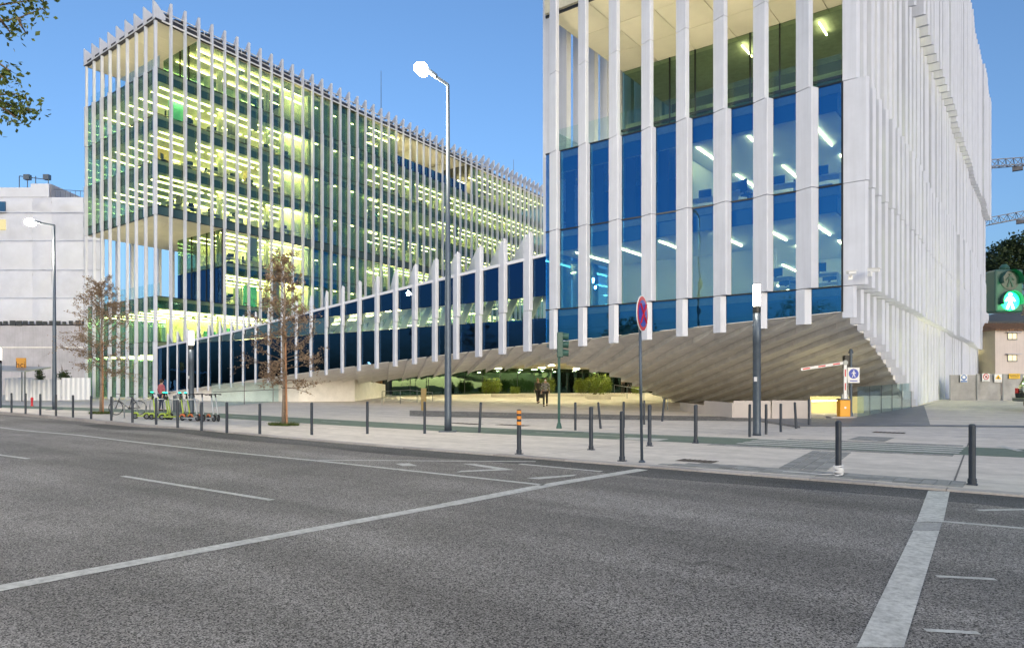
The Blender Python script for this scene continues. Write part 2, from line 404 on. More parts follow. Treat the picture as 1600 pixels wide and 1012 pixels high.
# glazed rear wall of the void
m = MB()
for i in range(9):
    c0 = .1+i*1.54
    mm = MB()
    for (za, zb) in ((13.5, 17.0), (17.1, 20.6)): mm.prism([PR(c0+.02, 8.0), PR(c0+1.5, 8.0), PR(c0+1.5, 8.04), PR(c0+.02, 8.04)], za, zb)
    mm.build('window_pane', M['glassg'], rt)
    a = PR(c0, 8.0); m.box(a[0]-.03, a[0]+.03, a[1]-.05, a[1]+.06, 13.5, 20.6)
a = PR(0, 8); b2 = PR(WR, 8); m.box(b2[0], a[0], a[1]-.06, a[1]+.07, 16.98, 17.1)
m.build('glazing_frame', M['frame'], rt)
# glass balustrades at the void
for i in range(8):
    c0 = .1+i*1.72
    mm = MB(); mm.prism([PR(c0+.02, .35), PR(c0+1.68, .35), PR(c0+1.68, .375), PR(c0+.02, .375)], 13.5, 14.75); mm.build('balustrade_pane', M['glassr'], rt)
for i in range(5):
    mm = MB(); mm.prism([PR(13.7, .4+i*1.6), PR(13.725, .4+i*1.6), PR(13.725, 1.95+i*1.6), PR(13.7, 1.95+i*1.6)], 13.5, 14.75); mm.build('balustrade_pane', M['glassr'], rt)
# west side of the right block: glass and fins (seen through the void)
for z0, z1 in ((3.6, 9.5), (9.5, 13.5), (21.5, 33.4)):
    m = MB(); a = PR(WR, .1); b2 = PR(WR, TR); m.add([(a[0], a[1], z0), (b2[0], b2[1], z0), (b2[0], b2[1], z1), (a[0], a[1], z1)], [(0, 1, 2, 3)]); m.build('window_pane', M['glassb'], rt)
m = MB(); a = PR(WR, 8.3); b2 = PR(WR, TR); m.quad((a[0], a[1], 13.5), (b2[0], b2[1], 13.5), (b2[0], b2[1], 20.7), (a[0], a[1], 20.7)); m.build('window_pane', M['glassb'], rt)
for k in range(14):
    a = PR(WR, .5+1.45*k)
    for (z0, z1) in ((4.2, 13.5), (13.5, 21.5), (21.5, 35)):
        if z0 < 5 and k > 3: z0 = 9
        m = MB(); m.prism([(a[0], a[1]), (a[0]-.55, a[1]+.05), (a[0]-.55, a[1]+.2), (a[0], a[1]+.45)], z0+.01, z1-.01); m.build('facade_fin', M['fin'], rt)
# long east side: sixty blades standing out from the glass
def bl_depth(t, z):
    if z < 5.5: return .50
    if z < 13.5: return 1.15 if 34 < t < 52 and z < 10 else .92
    if z < 21.5: return .62
    d = .85 if t > 11 else .62
    if t > 38: d += .2
    if t > 58: d += .15
    return d
bm_cache = {}
NB = 54
for k in range(NB):
    t = 0 if k == 0 else k*1.34
    a = PR(0, t)
    zb = hb_side(t)+(-.25 if t < HB else 0)
    ztp = 35.0+(.0 if t < 38 else .8)
    for (z0, z1) in ((zb, 5.5), (5.5, 9.5+.0), (9.5, 13.5), (13.5, 21.5), (21.5, ztp)):
        if z1-z0 < .3: continue
        d = bl_depth(t, z0+.1)+random.uniform(-.03, .03)
        d += .06*((k//4) % 3)+(.28 if 13 < t < 38 and z0 > 21 else 0)
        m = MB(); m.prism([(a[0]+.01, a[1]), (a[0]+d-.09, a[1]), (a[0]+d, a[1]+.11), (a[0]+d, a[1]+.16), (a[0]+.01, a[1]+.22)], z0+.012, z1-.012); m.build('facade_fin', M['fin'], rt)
for (z0, z1) in ((5.5, 9.5), (9.5, 13.5), (13.5, 17.5), (17.5, 20.7), (21.5, 25.5), (25.5, 29.5), (29.5, 33.4)):
    for j in range(8):
        if j == 7: continue
        a = PR(0, .15+j*10 if j else (.15 if z0 < 13 or z0 > 21 else 8.2)); b2 = PR(0, j*10+10)
        m = MB(); m.add([(a[0], a[1], z0+.03), (b2[0], b2[1]-.04, z0+.03), (b2[0], b2[1]-.04, z1-.03), (a[0], a[1], z1-.03)], [(0, 1, 2, 3)]); m.build('window_pane', M['glassg'], rt)
m = MB()   # lower glass above the hull edge
n = 30
vs = []
for i in range(n+1):
    t = TR*i/n; a = PR(0, t+.1); vs += [(a[0]-.02, a[1], max(.2, hb_side(t))), (a[0]-.02, a[1], 5.47)]
m.add(vs, [(2*i, 2*i+2, 2*i+3, 2*i+1) for i in range(n)]); m.build('window_pane', M['glassg'], rt)
# far end wall
a = PR(-.02, TR); b2 = PR(WR, TR); MB().box(b2[0], a[0], a[1], a[1]+.3, .2, 33.5).build('wall', M['fin'], rt)

# hull under the right block and under the link: ribbed precast pieces, diagonal
SL = .886
pitch = 1.42
def hull_pieces(s0, s1, tmax, root, mats):
    q0 = -SL*s1; q1 = tmax-SL*s0
    k = math.floor(q0/pitch)
    while k*pitch < q1:
        qa, qb = k*pitch, (k+1)*pitch-.02
        # run along s
        ss = max(s0, (0-qb)/SL); se = min(s1, (tmax-qa)/SL)
        s = math.floor(ss/2.3)*2.3+((k % 3)*.7) - 2.3
        while s < se:
            a, b2 = max(s, ss), min(s+2.28, se)
            if b2-a > .05:
                m = MB(); top = []; bot = []; nn = 3
                for i in range(nn+1):
                    si = a+(b2-a)*i/nn
                    for q, saw in ((qa, .24), (qb, .0)):
                        t = q+SL*si; 
                        sc = si
                        if t < 0: t = 0
                        if t > tmax: t = tmax
                        x, y = px_c(sc)+SKR*t, YF+t
                        z = hull(sc, t)
                        bot.append((x, y, z-saw*min(1, max(0, t)/1.2))); top.append((x, y, z+.02+.25*min(1, max(0, t)/1.2)))
                n2 = len(bot); fs = []
                for i in range(nn):
                    o = 2*i; fs += [(o, o+1, o+3, o+2), (n2+o, n2+o+2, n2+o+3, n2+o+1), (o, o+2, n2+o+2, n2+o), (o+1, n2+o+1, n2+o+3, o+3)]
                fs += [(0, n2, n2+1, 1), (2*nn, 2*nn+1, n2+2*nn+1, n2+2*nn)]
                m.add(bot+top, fs); m.build('soffit_panel', mats, root)
            s += 2.3
        k += 1
hull_pieces(.0, 14.2, HB, rt, M['soffit'])
hull_pieces(14.2, 56, 6.5, br, M['soffit'])

# unseen strips added to yellow the long side blades; uplights for the void soffit
for (z, t0, t1) in ((.6, 17, 31), (5.62, 16, 27), (5.62, 44, 62), (9.55, 20, 40), (13.6, 6, 15), (13.6, 30, 52), (21.6, 13, 45), (25.6, 30, 60)):
    m = MB(); t = t0+.6
    while t < t1: a = PR(0, t); m.box(a[0]+.03, a[0]+.08, a[1], a[1]+.5, z, z+.04); t += 1.34
    m.build('added_blade_glow', M['facade'], rt)
m = MB()
for j in (.7, 4.2, 7.4): m.prism(rect(PR, .8, 13.2, j, j+.12), 13.52, 13.56)
m.build('uplight', M['upl'], rt)
# ------------------------------------------------------------ the sloping link
def link_s(k): return 15.43+1.652*k
NK = 25
for k in range(NK):
    s = link_s(k); q = min(1, k/13.); wac = .57+(.30-.57)*q; L = .56+(.27-.56)*q
    if s > 55: break
    zf, zt = zf_(s), ztop(s)
    pts = fin_front(s, 0, 0, wac, L)
    up = 1.38-.35*q
    m = MB(); m.prism(pts, zf-.32, 5.52-.01); m.build('facade_fin', M['fin'], br, bevel=.01)
    pts = fin_front(s, 0, 0, wac+.07, L+.06)
    m = MB()
    # slanting shark-fin tip: nose side high
    m.prism(pts, 5.52+.01, [zt+up*.55, zt+up*.97, zt+up, zt+up*.9]); m.build('facade_fin', M['fin'], br, bevel=.01)
    # roof blade running back from the tip, diagonal
    nx, ny = pts[1]
    ln = 4.2-.9*q
    bx, by = pts[0][0]-.808*ln, YF+.588*ln
    m = MB(); th = .09
    v = [(pts[0][0]+.1, YF+.02, zt+.05), (nx, ny+.05, zt+up), (nx-.1, ny+.3, zt+up*.98)]
    x9 = pts[0][0]+.12
    A = [(x9, YF+.02, zt), (x9, YF+.02, zt+up*.93), (x9-.25*.808*ln, YF+.25*.588*ln, zt+up*.60), (x9-.6*.808*ln, YF+.6*.588*ln, zt+up*.2), (bx, by, zt-.05)]
    B = [(x+.07, y+.08, z) for x, y, z in A]
    m.add(A+B, [(0, 1, 2, 3, 4), (9, 8, 7, 6, 5)]+[(i, 5+i, 5+(i+1) % 5, (i+1) % 5) for i in range(5)]); m.build('roof_fin', M['fin'], br)
sb = [14.0]+[link_s(k)-.15 for k in range(NK) if link_s(k) < 55]+[55.2]
for a, b2 in zip(sb, sb[1:]):
    x1, x0 = px_c(a), px_c(b2)
    for lo, hi, mt in ((None, 5.10, M['glassd']), (5.14, 6.2, M['glassr']), (6.24, None, M['glassd'])):
        za = [zf_(b2), zf_(a)] if lo is None else [lo, lo]
        zb = [ztop(b2)-.04, ztop(a)-.04] if hi is None else [min(hi, ztop(b2)-.05), min(hi, ztop(a)-.05)]
        if min(zb[0]-za[0], zb[1]-za[1]) < .1: continue
        m = MB(); m.prism([(x0+.01, YF+.02), (x1-.01, YF+.02), (x1-.01, YF+.05), (x0+.01, YF+.05)], [za[0], za[1], za[1], za[0]], [zb[0], zb[1], zb[1], zb[0]])
        m.build('window_pane', mt, br)
# dark blinds above and the floor band below, in bays
for a, b2 in zip(sb, sb[1:]):
    x1, x0 = px_c(a), px_c(b2)
    m = MB(); m.prism([(x0+.04, YF+.16), (x1-.04-.25*(a < 40), YF+.16), (x1-.04-.25*(a < 40), YF+.19), (x0+.04, YF+.19)], [min(6.3, ztop(b2)-.6), min(6.3, ztop(a)-.6)]*1+[min(6.3, ztop(a)-.6), min(6.3, ztop(b2)-.6)], [ztop(b2)-.12, ztop(a)-.12, ztop(a)-.12, ztop(b2)-.12]); m.build('blind', M['blind'], br)
    m = MB(); m.prism([(x0+.04, YF+.3), (x1-.04, YF+.3), (x1-.04, YF+.36), (x0+.04, YF+.36)], [zf_(b2), zf_(a), zf_(a), zf_(b2)], 5.06); m.build('spandrel', M['slabnavy'], br)
    m = MB(); m.prism([(x0+.04, YF+.3), (x1-.04, YF+.3), (x1-.04, YF+.34), (x0+.04, YF+.34)], 6.3 if ztop(a) > 6.9 else 5.2, [ztop(b2)-.12, ztop(a)-.12, ztop(a)-.12, ztop(b2)-.12]); (ztop(a) > 5.6) and m.build('back_panel', M['slabnavy'], br)
# roof sheet, edge trims, floor and rear glass of the link
m = MB(); n = 20
for zoff0, zoff1, y0, y1, in ((-.14, .02, -.06, 6.4),):
    vs = []
    for i in range(n+1):
        s = 14.+(55.2-14.)*i/n
        for y, z in ((y0, zoff0), (y0, zoff1), (y1, zoff1), (y1, zoff0)): vs.append((px_c(s), YF+y, ztop(s)+z))
    fs = []
    for i in range(n):
        o = 4*i
        for e in range(4): fs.append((o+e, o+(e+1) % 4, o+4+(e+1) % 4, o+4+e))
    fs += [(0, 3, 2, 1), (4*n, 4*n+1, 4*n+2, 4*n+3)]
    m.add(vs, fs)
m.build('roof', M['fin'], br)
m = MB(); m.prism([(px_c(55.2), YF+.38), (px_c(14), YF+.38), (px_c(14), YF+6.4), (px_c(55.2), YF+6.4)], 4.75, 5.05); m.build('floor_slab', M['floor'], br)
m = MB()
for i in range(n):
    s, s2 = 14+(41.2)*i/n, 14+41.2*(i+1)/n
    m.quad((px_c(s), YF+6.4, 5.06), (px_c(s2), YF+6.4, 5.06), (px_c(s2), YF+6.4, ztop(s2)-.15), (px_c(s), YF+6.4, ztop(s)-.15))
m.build('window_pane', M['glassr'], br)
# diagonal white struts seen inside the link
for k in range(1, 22, 1):
    s = 14.6+1.652*k
    if ztop(s) > 6.2:
        m = MB(); m.bar((px_c(s)-.1, YF+1.6, 5.06), (px_c(s)+1.3, YF+1.6, min(ztop(s)-.3, 7.4)), .12, .42); m.build('strut', M['wallw'], br)
m = MB()
for s in range(15, 54, 2): m.box(px_c(s)-.7, px_c(s)+.7, YF+3.4, YF+3.52, ztop(s)-.42, ztop(s)-.38)
m.build('ceiling_light', M['lightL'], br)

# ------------------------------------------------------------ left block
def finbox(m, P, c, t, along, w, d, z0, z1, tip=0):
    """along='n': on the street front, nose toward the street; 'e': on the long side"""
    x, y = P(c, t)
    if along == 'n': pts = [(x-w/2, y-.02), (x-w/2+.02, y-d), (x+w/2-.04, y-d), (x+w/2, y-.02)]
    elif along == 'e': pts = [(x+.02, y-w/2), (x+d, y-w/2+.02), (x+d, y+w/2-.02), (x+.02, y+w/2)]
    else: pts = [(x-.02, y-w/2), (x-d, y-w/2), (x-d, y+w/2), (x-.02, y+w/2)]
    m.prism(pts, z0, z1); return pts
base0 = .25
# street front fins
for k in range(9):
    c = min(WL, .0+k*1.785); lev = [(base0, 5.5, .25, .30), (5.5, 9.5, .23, .27), (9.5, 16.6, .20, .24), (16.6, 21.5, .26, .31), (21.5, 25.5, .24, .28), (25.5, 29.5, .26, .32), (29.5, 33.6, .21, .24)]
    for i, (z0, z1, w_, d) in enumerate(lev):
        d += random.uniform(-.03, .03)
        if k == 0: w_ *= 1.2
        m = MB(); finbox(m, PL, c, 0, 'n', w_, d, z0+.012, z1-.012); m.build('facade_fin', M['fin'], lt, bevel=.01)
    # upstand and roof blade
    x, y = PL(c, 0); m = MB(); h = 35.25
    th = .10; lb = 2.0 if k else .7
    A = [(x-th, y-.35, 33.62), (x-th, y-.35, h), (x-th, y-.1, h-.15), (x-th, y+lb, 34.25), (x-th, y+lb, 33.9)]
    B = [(xx+2*th, yy, zz) for xx, yy, zz in A]
    m.add(A+B, [(0, 1, 2, 3, 4), (9, 8, 7, 6, 5)]+[(i, 5+i, 5+(i+1) % 5, (i+1) % 5) for i in range(5)]); m.build('roof_fin', M['fin'], lt)
# long side fins
NE = 53
for k in range(1, NE):
    t = 1.19+1.34*(k-1)
    far = t > 49
    segs = [(base0, 9.5, .22, .30), (9.5, 16.6, .21, .28), (16.6, 25.5, .23, .34), (25.5, 29.5, .22, .37), (29.5, 34.9, .21, .30)]
    if t > 31 and t < 46: segs[-1] = (29.5, 34.9, .18, .26)
    if far: segs = [(base0, 9.5, .16, .3), (9.5, 13.5+4*((k // 3) % 2), .18, .35), (13.5+4*((k // 3) % 2), 25.5-4*((k//2) % 2), .18, .5), (25.5-4*((k//2) % 2), 34.9, .18, .42)]
    if k > 42: # far ones, joined in one height
        segs = [(base0, 17.5, .18, .38), (17.5, 34.9, .18, .48)]
    for (z0, z1, w_, d) in segs:
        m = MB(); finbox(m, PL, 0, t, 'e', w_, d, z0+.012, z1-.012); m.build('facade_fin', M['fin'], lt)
    x, y = PL(0, t); m = MB(); h = 35.55+(.3 if far else 0)
    dd = .26 if not far else .6
    A = [(x+dd, y-.10, 34.92), (x+dd, y-.10, h), (x+dd-.15, y-.10, h-.05), (x-.9, y+.1, 34.92)]
    B = [(xx, yy+.2, zz) for xx, yy, zz in A]
    m.add(A+B, [(0, 1, 2, 3), (7, 6, 5, 4)]+[(i, 4+i, 4+(i+1) % 4, (i+1) % 4) for i in range(4)]); m.build('roof_fin', M['fin'], lt)
# west side fins (seen through the open storeys)
for k in range(1, 14):
    x, y = PL(WL, k*1.5)
    for (z0, z1) in ((base0, 9.5), (9.5, 16.6), (16.6, 29.5), (29.5, 33.6)):
        m = MB(); finbox(m, PL, WL, k*1.5, 'w', .26, .4, z0+.012, z1-.012); m.build('facade_fin', M['fin'], lt)
# rear columns in the open storey
for (c, t) in ((12.5, 9), (12.5, 15)):
    x, y = PL(c, t); MB().box(x-.2, x+.2, y-.2, y+.2, 9.5, 16.6).build('column', M['fin'], lt)
lf = [(0, WL, 0, TL)]
slab_part(PL, lf, 5.5, M['slab'], lt); 
# 9.5 slab (roof terrace of lower part)
slab_part(PL, lf, 9.5, M['slab'], lt)
slab_part(PL, [(0, 8.5, 6.4, TL)], 13.5, M['slab'], lt)
for z in (21.5, 25.5): slab_part(PL, lf, z, M['slab'], lt)
slab_part(PL, lf, 29.5, M['slab'], lt)
# underside of upper volume: panelled soffit
for (c0, c1, t0, t1) in [(0, WL, 0, TL)]:
    m = MB(); m.prism(rect(PL, .05, WL-.05, .05, TL-.05), 16.7, 17.49); m.build('floor_slab', M['slab'], lt)
for i in range(6):
    for j in range(5):
        c0 = .06+i*2.365; t0 = .06+j*2.4
        m = MB(); m.prism(rect(PL, c0, c0+2.34, t0, t0+2.375), 16.6, 16.68); m.build('soffit_panel', M['ceil'], lt)
m = MB(); m.prism(rect(PL, -.25, WL+.25, -.3, TL+.2), 33.62, 33.72); m.prism(rect(PL, -.05, WL+.05, -.1, TL), 33.72, 34.15); m.build('roof', M['roofdark'], lt)
m = MB(); m.prism(rect(PL, -.27, -.2, .3, TL), 33.6, 33.74); m.prism(rect(PL, -.26, WL+.26, -.33, -.30), 33.6, 33.70); m.build('roof_edge', M['rail'], lt)
for i in range(6):
    for j in range(4):
        c0 = .06+i*2.365; t0 = .06+j*3.6
        m = MB(); m.prism(rect(PL, c0, c0+2.34, t0, t0+3.57), 33.52, 33.6); m.build('soffit_panel', M['ceil'], lt)
for j in range(5):
    for i in range(3):
        m = MB(); t0 = 31+j*2.95; m.prism(rect(PL, .06+i*2.3, 2.33+i*2.3, t0, t0+2.92), 33.52, 33.6); m.build('soffit_panel', M['ceil'], lt)
# roof louvres and handrail behind the east edge
for k in range(0, 40):
    t = .6+1.34*k
    if 20 < t < 30 : continue
    x, y = PL(1.1, t); m = MB(); m.add([(x-.5, y, 34.2), (x+.35, y, 34.2), (x+.35, y+.8, 34.2), (x-.5, y+.8, 34.2), (x-.7, y+.15, 35.0), (x+.25, y+.15, 35.0), (x+.25, y+.95, 35.0), (x-.7, y+.95, 35.0)],
        [(3, 2, 1, 0), (4, 5, 6, 7), (0, 1, 5, 4), (1, 2, 6, 5), (2, 3, 7, 6), (3, 0, 4, 7)]); m.build('roof_louvre', M['roofdark'], lt)
m = MB()
for z in (34.35, 34.75):
    a = PL(.15, .5); b2 = PL(.15, 52); m.bar((a[0], a[1], z), (b2[0], b2[1], z), .08)
for k in range(26):
    a = PL(.15, .6+2*k); m.bar((a[0], a[1], 34.1), (a[0], a[1], 34.8), .06)
m.build('handrail', M['rail'], lt)
for (c, t, h) in ((5, 33, 9.5), (5, 66, 7)):
    x, y = PL(c, t); MB().tube([(x, y, 34), (x, y, 34+h)], [.07, .03], 6).build('antenna', M['metal'], lt)

# panes
def panes_e(ts, z0, z1, mat=None, c=0.):
    for i, t in enumerate(ts[:-1]):
        a = PL(c, t+.012); b2 = PL(c, ts[i+1]-.012)
        m = MB(); m.prism([a, b2, (b2[0]-.03, b2[1]), (a[0]-.03, a[1])], z0+.02, z1-.02); m.build('window_pane', mat or M['glassg'], lt)
tse = [0.0]+[1.19+1.34*k for k in range(0, 53)]
near = tse[:36]
for (z0, z1) in ((9.5, 13.5), (13.5, 16.6)): panes_e([6.4]+[t for t in near if t > 6.8], z0, z1)
for (z0, z1) in ((5.5, 9.5), (17.5, 21.5), (21.5, 25.5), (25.5, 29.5)): panes_e(near, z0, z1)
panes_e([3.87]+[t for t in near if 4.2 < t < 31.5], 29.5, 33.5)
m = MB()
for (z0, z1) in ((5.5, 9.5), (9.5, 13.5), (13.5, 16.6), (17.5, 21.5), (21.5, 25.5), (25.5, 29.5), (29.5, 33.5)):
    for i in range(35, 53):
        if z0 == 29.5 and tse[i+1] < 46: continue
        a = PL(0, tse[i]+.012); b2 = PL(0, tse[i+1]-.012); m.prism([a, b2, (b2[0]-.03, b2[1]), (a[0]-.03, a[1])], z0+.02, z1-.02)
m.build('window_pane', M['glassg'], lt, kind='stuff')
m = MB(); a = PL(0, .02); b2 = PL(0, TL); m.quad((a[0], a[1], .3), (b2[0], b2[1], .3), (b2[0], b2[1], 5.45), (a[0], a[1], 5.45)); m.build('window_pane', M['glassg'], lt)
for k in range(8):
    c0, c1 = k*1.785, (k+1)*1.785
    for (z0, z1) in ((base0+.3, 5.5), (5.5, 9.5), (16.7, 21.5), (21.5, 25.5), (25.5, 29.5)):
        a = PL(c0+.012, 0); b2 = PL(c1-.012, 0)
        m = MB(); m.prism([a, b2, (b2[0], b2[1]+.03), (a[0], a[1]+.03)], z0+.02, z1-.02); m.build('window_pane', M['glassg'], lt)
# rear glass walls of open storeys
def wall_n(c0, c1, t, z0, z1, n, mat):
    fr = MB()
    for i in range(n):
        a = PL(c0+(c1-c0)*i/n+.02, t); b2 = PL(c0+(c1-c0)*(i+1)/n-.02, t)
        m = MB(); m.prism([a, b2, (b2[0], b2[1]+.03), (a[0], a[1]+.03)], z0, z1); m.build('window_pane', mat, lt)
        fr.box(a[0]-.03, a[0]+.04, a[1]-.06, a[1]+.05, z0, z1)
    fr.build('glazing_frame', M['frame'], lt)
wall_n(0.0, 8.5, 6.4, 9.5, 13.0, 6, M['glassd']); wall_n(0., 8.5, 6.4, 13.1, 16.6, 6, M['glassg'])
wall_n(0, 6.5, 3.87, 29.5, 33.5, 4, M['glassg'])
def wall_e(c, t0, t1, z0, z1, mat):
    m = MB(); a = PL(c, t0); b2 = PL(c, t1); m.prism([a, b2, (b2[0]+.03, b2[1]), (a[0]+.03, a[1])], z0, z1); m.build('window_pane', mat, lt)
wall_e(8.5, 6.4, 60, 9.5, 16.6, M['glassg']); wall_e(6.5, 3.87, 15, 29.5, 33.5, M['glassg']); wall_n(6.5, WL, 15, 29.5, 33.5, 4, M['glassg'])
wall_e(6.2, 31.2, 45.8, 29.5, 33.5, M['glassg'])
# west skin
for (z0, z1, t0) in ((base0, 5.5, 0), (5.5, 9.5, 0), (17.5, 21.5, 0), (21.5, 25.5, 0), (25.5, 29.5, 0), (29.5, 33.5, 15)):
    m = MB(); a = PL(WL, t0); b2 = PL(WL, TL); m.prism([a, b2, (b2[0]+.03, b2[1]), (a[0]+.03, a[1])], z0+.03, z1-.03); m.build('window_pane', M['glassg'], lt)
# joint lines at floor levels
m = MB()
for z in (5.5, 9.5, 17.5, 21.5, 25.5, 29.5, 16.66):
    a = PL(0, 0); b2 = PL(0, TL); m.bar((a[0]-.0, a[1], z), (b2[0]-.0, b2[1], z), .08, .05)
    b2 = PL(WL, 0); m.bar((a[0], a[1], z+.002), (b2[0], b2[1], z+.002), .078, .048)
a = PL(0, 6.4); b2 = PL(0, TL); m.bar((a[0], a[1], 13.5), (b2[0], b2[1], 13.5), .08, .05)
m.build('glazing_frame', M['frame'], lt)
# balustrades
for (z, c0, c1, t) in ((9.5, 0, WL, .25), (29.5, 0, WL, .25)):
    for i in range(8):
        a = PL(c0+(c1-c0)*i/8+.03, t); b2 = PL(c0+(c1-c0)*(i+1)/8-.03, t)
        m = MB(); m.prism([a, b2, (b2[0], b2[1]+.02), (a[0], a[1]+.02)], z, z+1.2); m.build('balustrade_pane', M['glassr'], lt)
for i in range(11):
    a = PL(.15, 31.2+i*1.34); b2 = PL(.15, 31.2+(i+1)*1.34-.05); m = MB(); m.prism([a, b2, (b2[0]-.02, b2[1]), (a[0]-.02, a[1])], 29.5, 30.8); m.build('balustrade_pane', M['glassb'], lt)

# ------------------------------------------------------------ inside: cores, partitions, strip lights
def strips(P, root, z, cs, t0, t1, mat, seg=5.2, gap=.5, w=.06, skip=()):
    for c in cs:
        m = MB(); t = t0
        while t < t1-1:
            e = min(t+seg, t1)
            if not any(a < t+.5 < b for a, b in skip): m.prism(rect(P, c, c+w, t, e), z-1.09, z-1.03)
            t = e+gap
        m.build('ceiling_light', mat, root)
def inner_box(P, root, c0, c1, t0, t1, z0, z1, mat, name='wall'):
    m = MB(); m.prism(rect(P, c0, c1, t0, t1), z0, z1); return m.build(name, mat, root)
for z in (21.5, 25.5, 29.5):
    strips(PL, lt, z, (1.3, 2.9, 5.2, 7.6, 10.2, 12.8), .9, TL-1, M['lightL'], skip=((17.0, 26.5), (z % 11+30, z % 11+33)))
strips(PL, lt, 5.5, (2.0, 5.0, 8.0, 11, 13), .9, 20, M['lightL'])
strips(PL, lt, 9.5, (1.3, 2.9, 5.2, 7.6, 10.2, 12.8), .9, TL-1, M['lightL'], skip=((17.0, 26.5),))
strips(PL, lt, 33.5+.9, (1.3, 2.9, 5.2), 4.5, TL-1, M['lightL'], skip=((17, 26.5), (31, 45.5)))
strips(PL, lt, 13.5, (1.3, 2.9, 5.2, 7.2), 7, TL-1, M['lightL'], skip=((17., 26.5),))
strips(PL, lt, 17.6, (1.3, 2.9, 5.2, 7.2), 7, TL-1, M['lightL'], skip=((17., 26.5),))
for z0 in (.3, 5.5, 9.5, 13.5, 17.5, 21.5, 25.5, 29.5):
    z1 = {9.5: 12.45, 13.5: 16.5, .3: 4.45, 29.5: 33.4}.get(z0, z0+2.96)
    cw = 8.2 if z0 in (9.5, 13.5) else WL-.4
    if z0 < 29:
        inner_box(PL, lt, 8.0 if cw > 9 else 7.9, 8.25, 8.5 if z0 > 9 and z0 < 17 else 5, 17.2, z0, z1, M['wallw'])
    # stair zone: bright shaft, then green screens right behind the glass
    inner_box(PL, lt, 1.6, 1.75, 14.2, 17.2, z0, z1, M['wallw'])
    inner_box(PL, lt, .95, 1.05, 17.4, 26.4, z0, z1, M['wallg'])
    inner_box(PL, lt, .5, min(cw, 8), 17.2, 17.38, z0, z1, M['wallw'])
    inner_box(PL, lt, 1.2, min(cw, 8), 26.5, 26.7, z0, z1, M['wallw'])
    inner_box(PL, lt, 6.5, 6.7, 26.7, TL-1, z0, z1, M['wallw'])
    for t in (36.3, 43.2, 52, 60): inner_box(PL, lt, 2.5, 6.5, t, t+.12, z0, z1, M['wallw'])
for z in (9.5, 13.5, 16.6, 21.5, 25.5, 29.5, 33.5):
    m = MB()
    for t in (18.2, 20.9, 23.6, 25.8): m.prism(rect(PL, .5, .58, t, t+.35), z-1.12, z-1.06)
    m.build('ceiling_light', M['lightL'], lt)
rnd = random.Random(12); MTEAL = pm('teal_panel', (.05, .35, .30), .6); MOCH = pm('ochre_panel', (.45, .33, .12), .6); MGY = pm('grey_panel', (.30, .31, .30), .6)
for z0 in (5.5, 9.5, 13.5, 17.5, 21.5, 25.5, 29.5):
    for t in (6.7, 12.2, 29.5, 36.2, 42.9, 49.6):
        if z0 > 29 and 30 < t < 46: continue
        x, y = PL(1.9, t+.5); MB().box(x-.2, x+.2, y-.2, y+.2, z0, z0+2.95).build('column', M['wallw'], lt)
    for j in range(9):
        t = rnd.choice((rnd.uniform(4.5 if z0 < 17 or z0 > 29 else 1, 13.5), rnd.uniform(27.5, 46))); c = rnd.uniform(2.4, 5.8)
        if (9 < z0 < 17 and t < 7) or (z0 > 29 and 30 < t < 46): continue
        h = rnd.choice((1.3, 1.6, 2.2, 2.9)); inner_box(PL, lt, c, c+(.1 if j % 2 else rnd.uniform(.6, 1.6)), t, t+(rnd.uniform(.8, 2.6) if j % 2 else .12), z0, z0+h, rnd.choice((M['wallw'], MGY, MTEAL, MOCH, M['walld'], M['wallg'])), 'partition')
    for j in range(3):
        i = rnd.choice(list(range(1, 12))+list(range(22, 33))); 
        if (9 < z0 < 17 and tse[i] < 7) or z0 > 29: continue
        inner_box(PL, lt, .16, .18, tse[i]+.1, tse[i+1]-.1, z0+rnd.uniform(.4, 1.8), z0+2.96, MGY, 'blind')
# stairwell fluorescent tubes in the bright shaft
for z in (9.5, 13.5, 16.6, 21.5, 25.5, 29.5, 33.5):
    m = MB(); m.prism(rect(PL, .9, 1.05, 14.5, 16.9), z-1.2, z-1.1); m.prism(rect(PL, .8, 1., 26.9, 28.2), z-1.2, z-1.1); m.build('ceiling_light', M['lightL'], lt)
for z in (5.5, 9.5):
    strips(PR, rt, z, (1.4, 3.3, 5.4, 8.1, 10.4, 12.7), .9, 30, M['lightR'], seg=3.4, gap=1.6, w=.05)
strips(PR, rt, 13.5, (1.3, 3.9, 6.2), .8, 30, M['lightR'], seg=3.4, gap=1.6, w=.05)
strips(PR, rt, 17.5, (1.3, 5.2, 9), 9, 30, M['lightR'], seg=1.8, gap=4)
strips(PR, rt, 21.6, (3, 7), 9, 30, M['lightR'], seg=1.6, gap=5)
# along the long east side: lit offices behind the blades
for z, t0 in ((5.5, 14), (9.5, 14), (13.5, 12), (17.5, 12), (21.6, 12), (25.5, 6), (29.5, 6), (33.9, 8)):
    strips(PR, rt, z, (.9,), t0, TR-1, M['lightR'], seg=3, gap=6+z*.3)
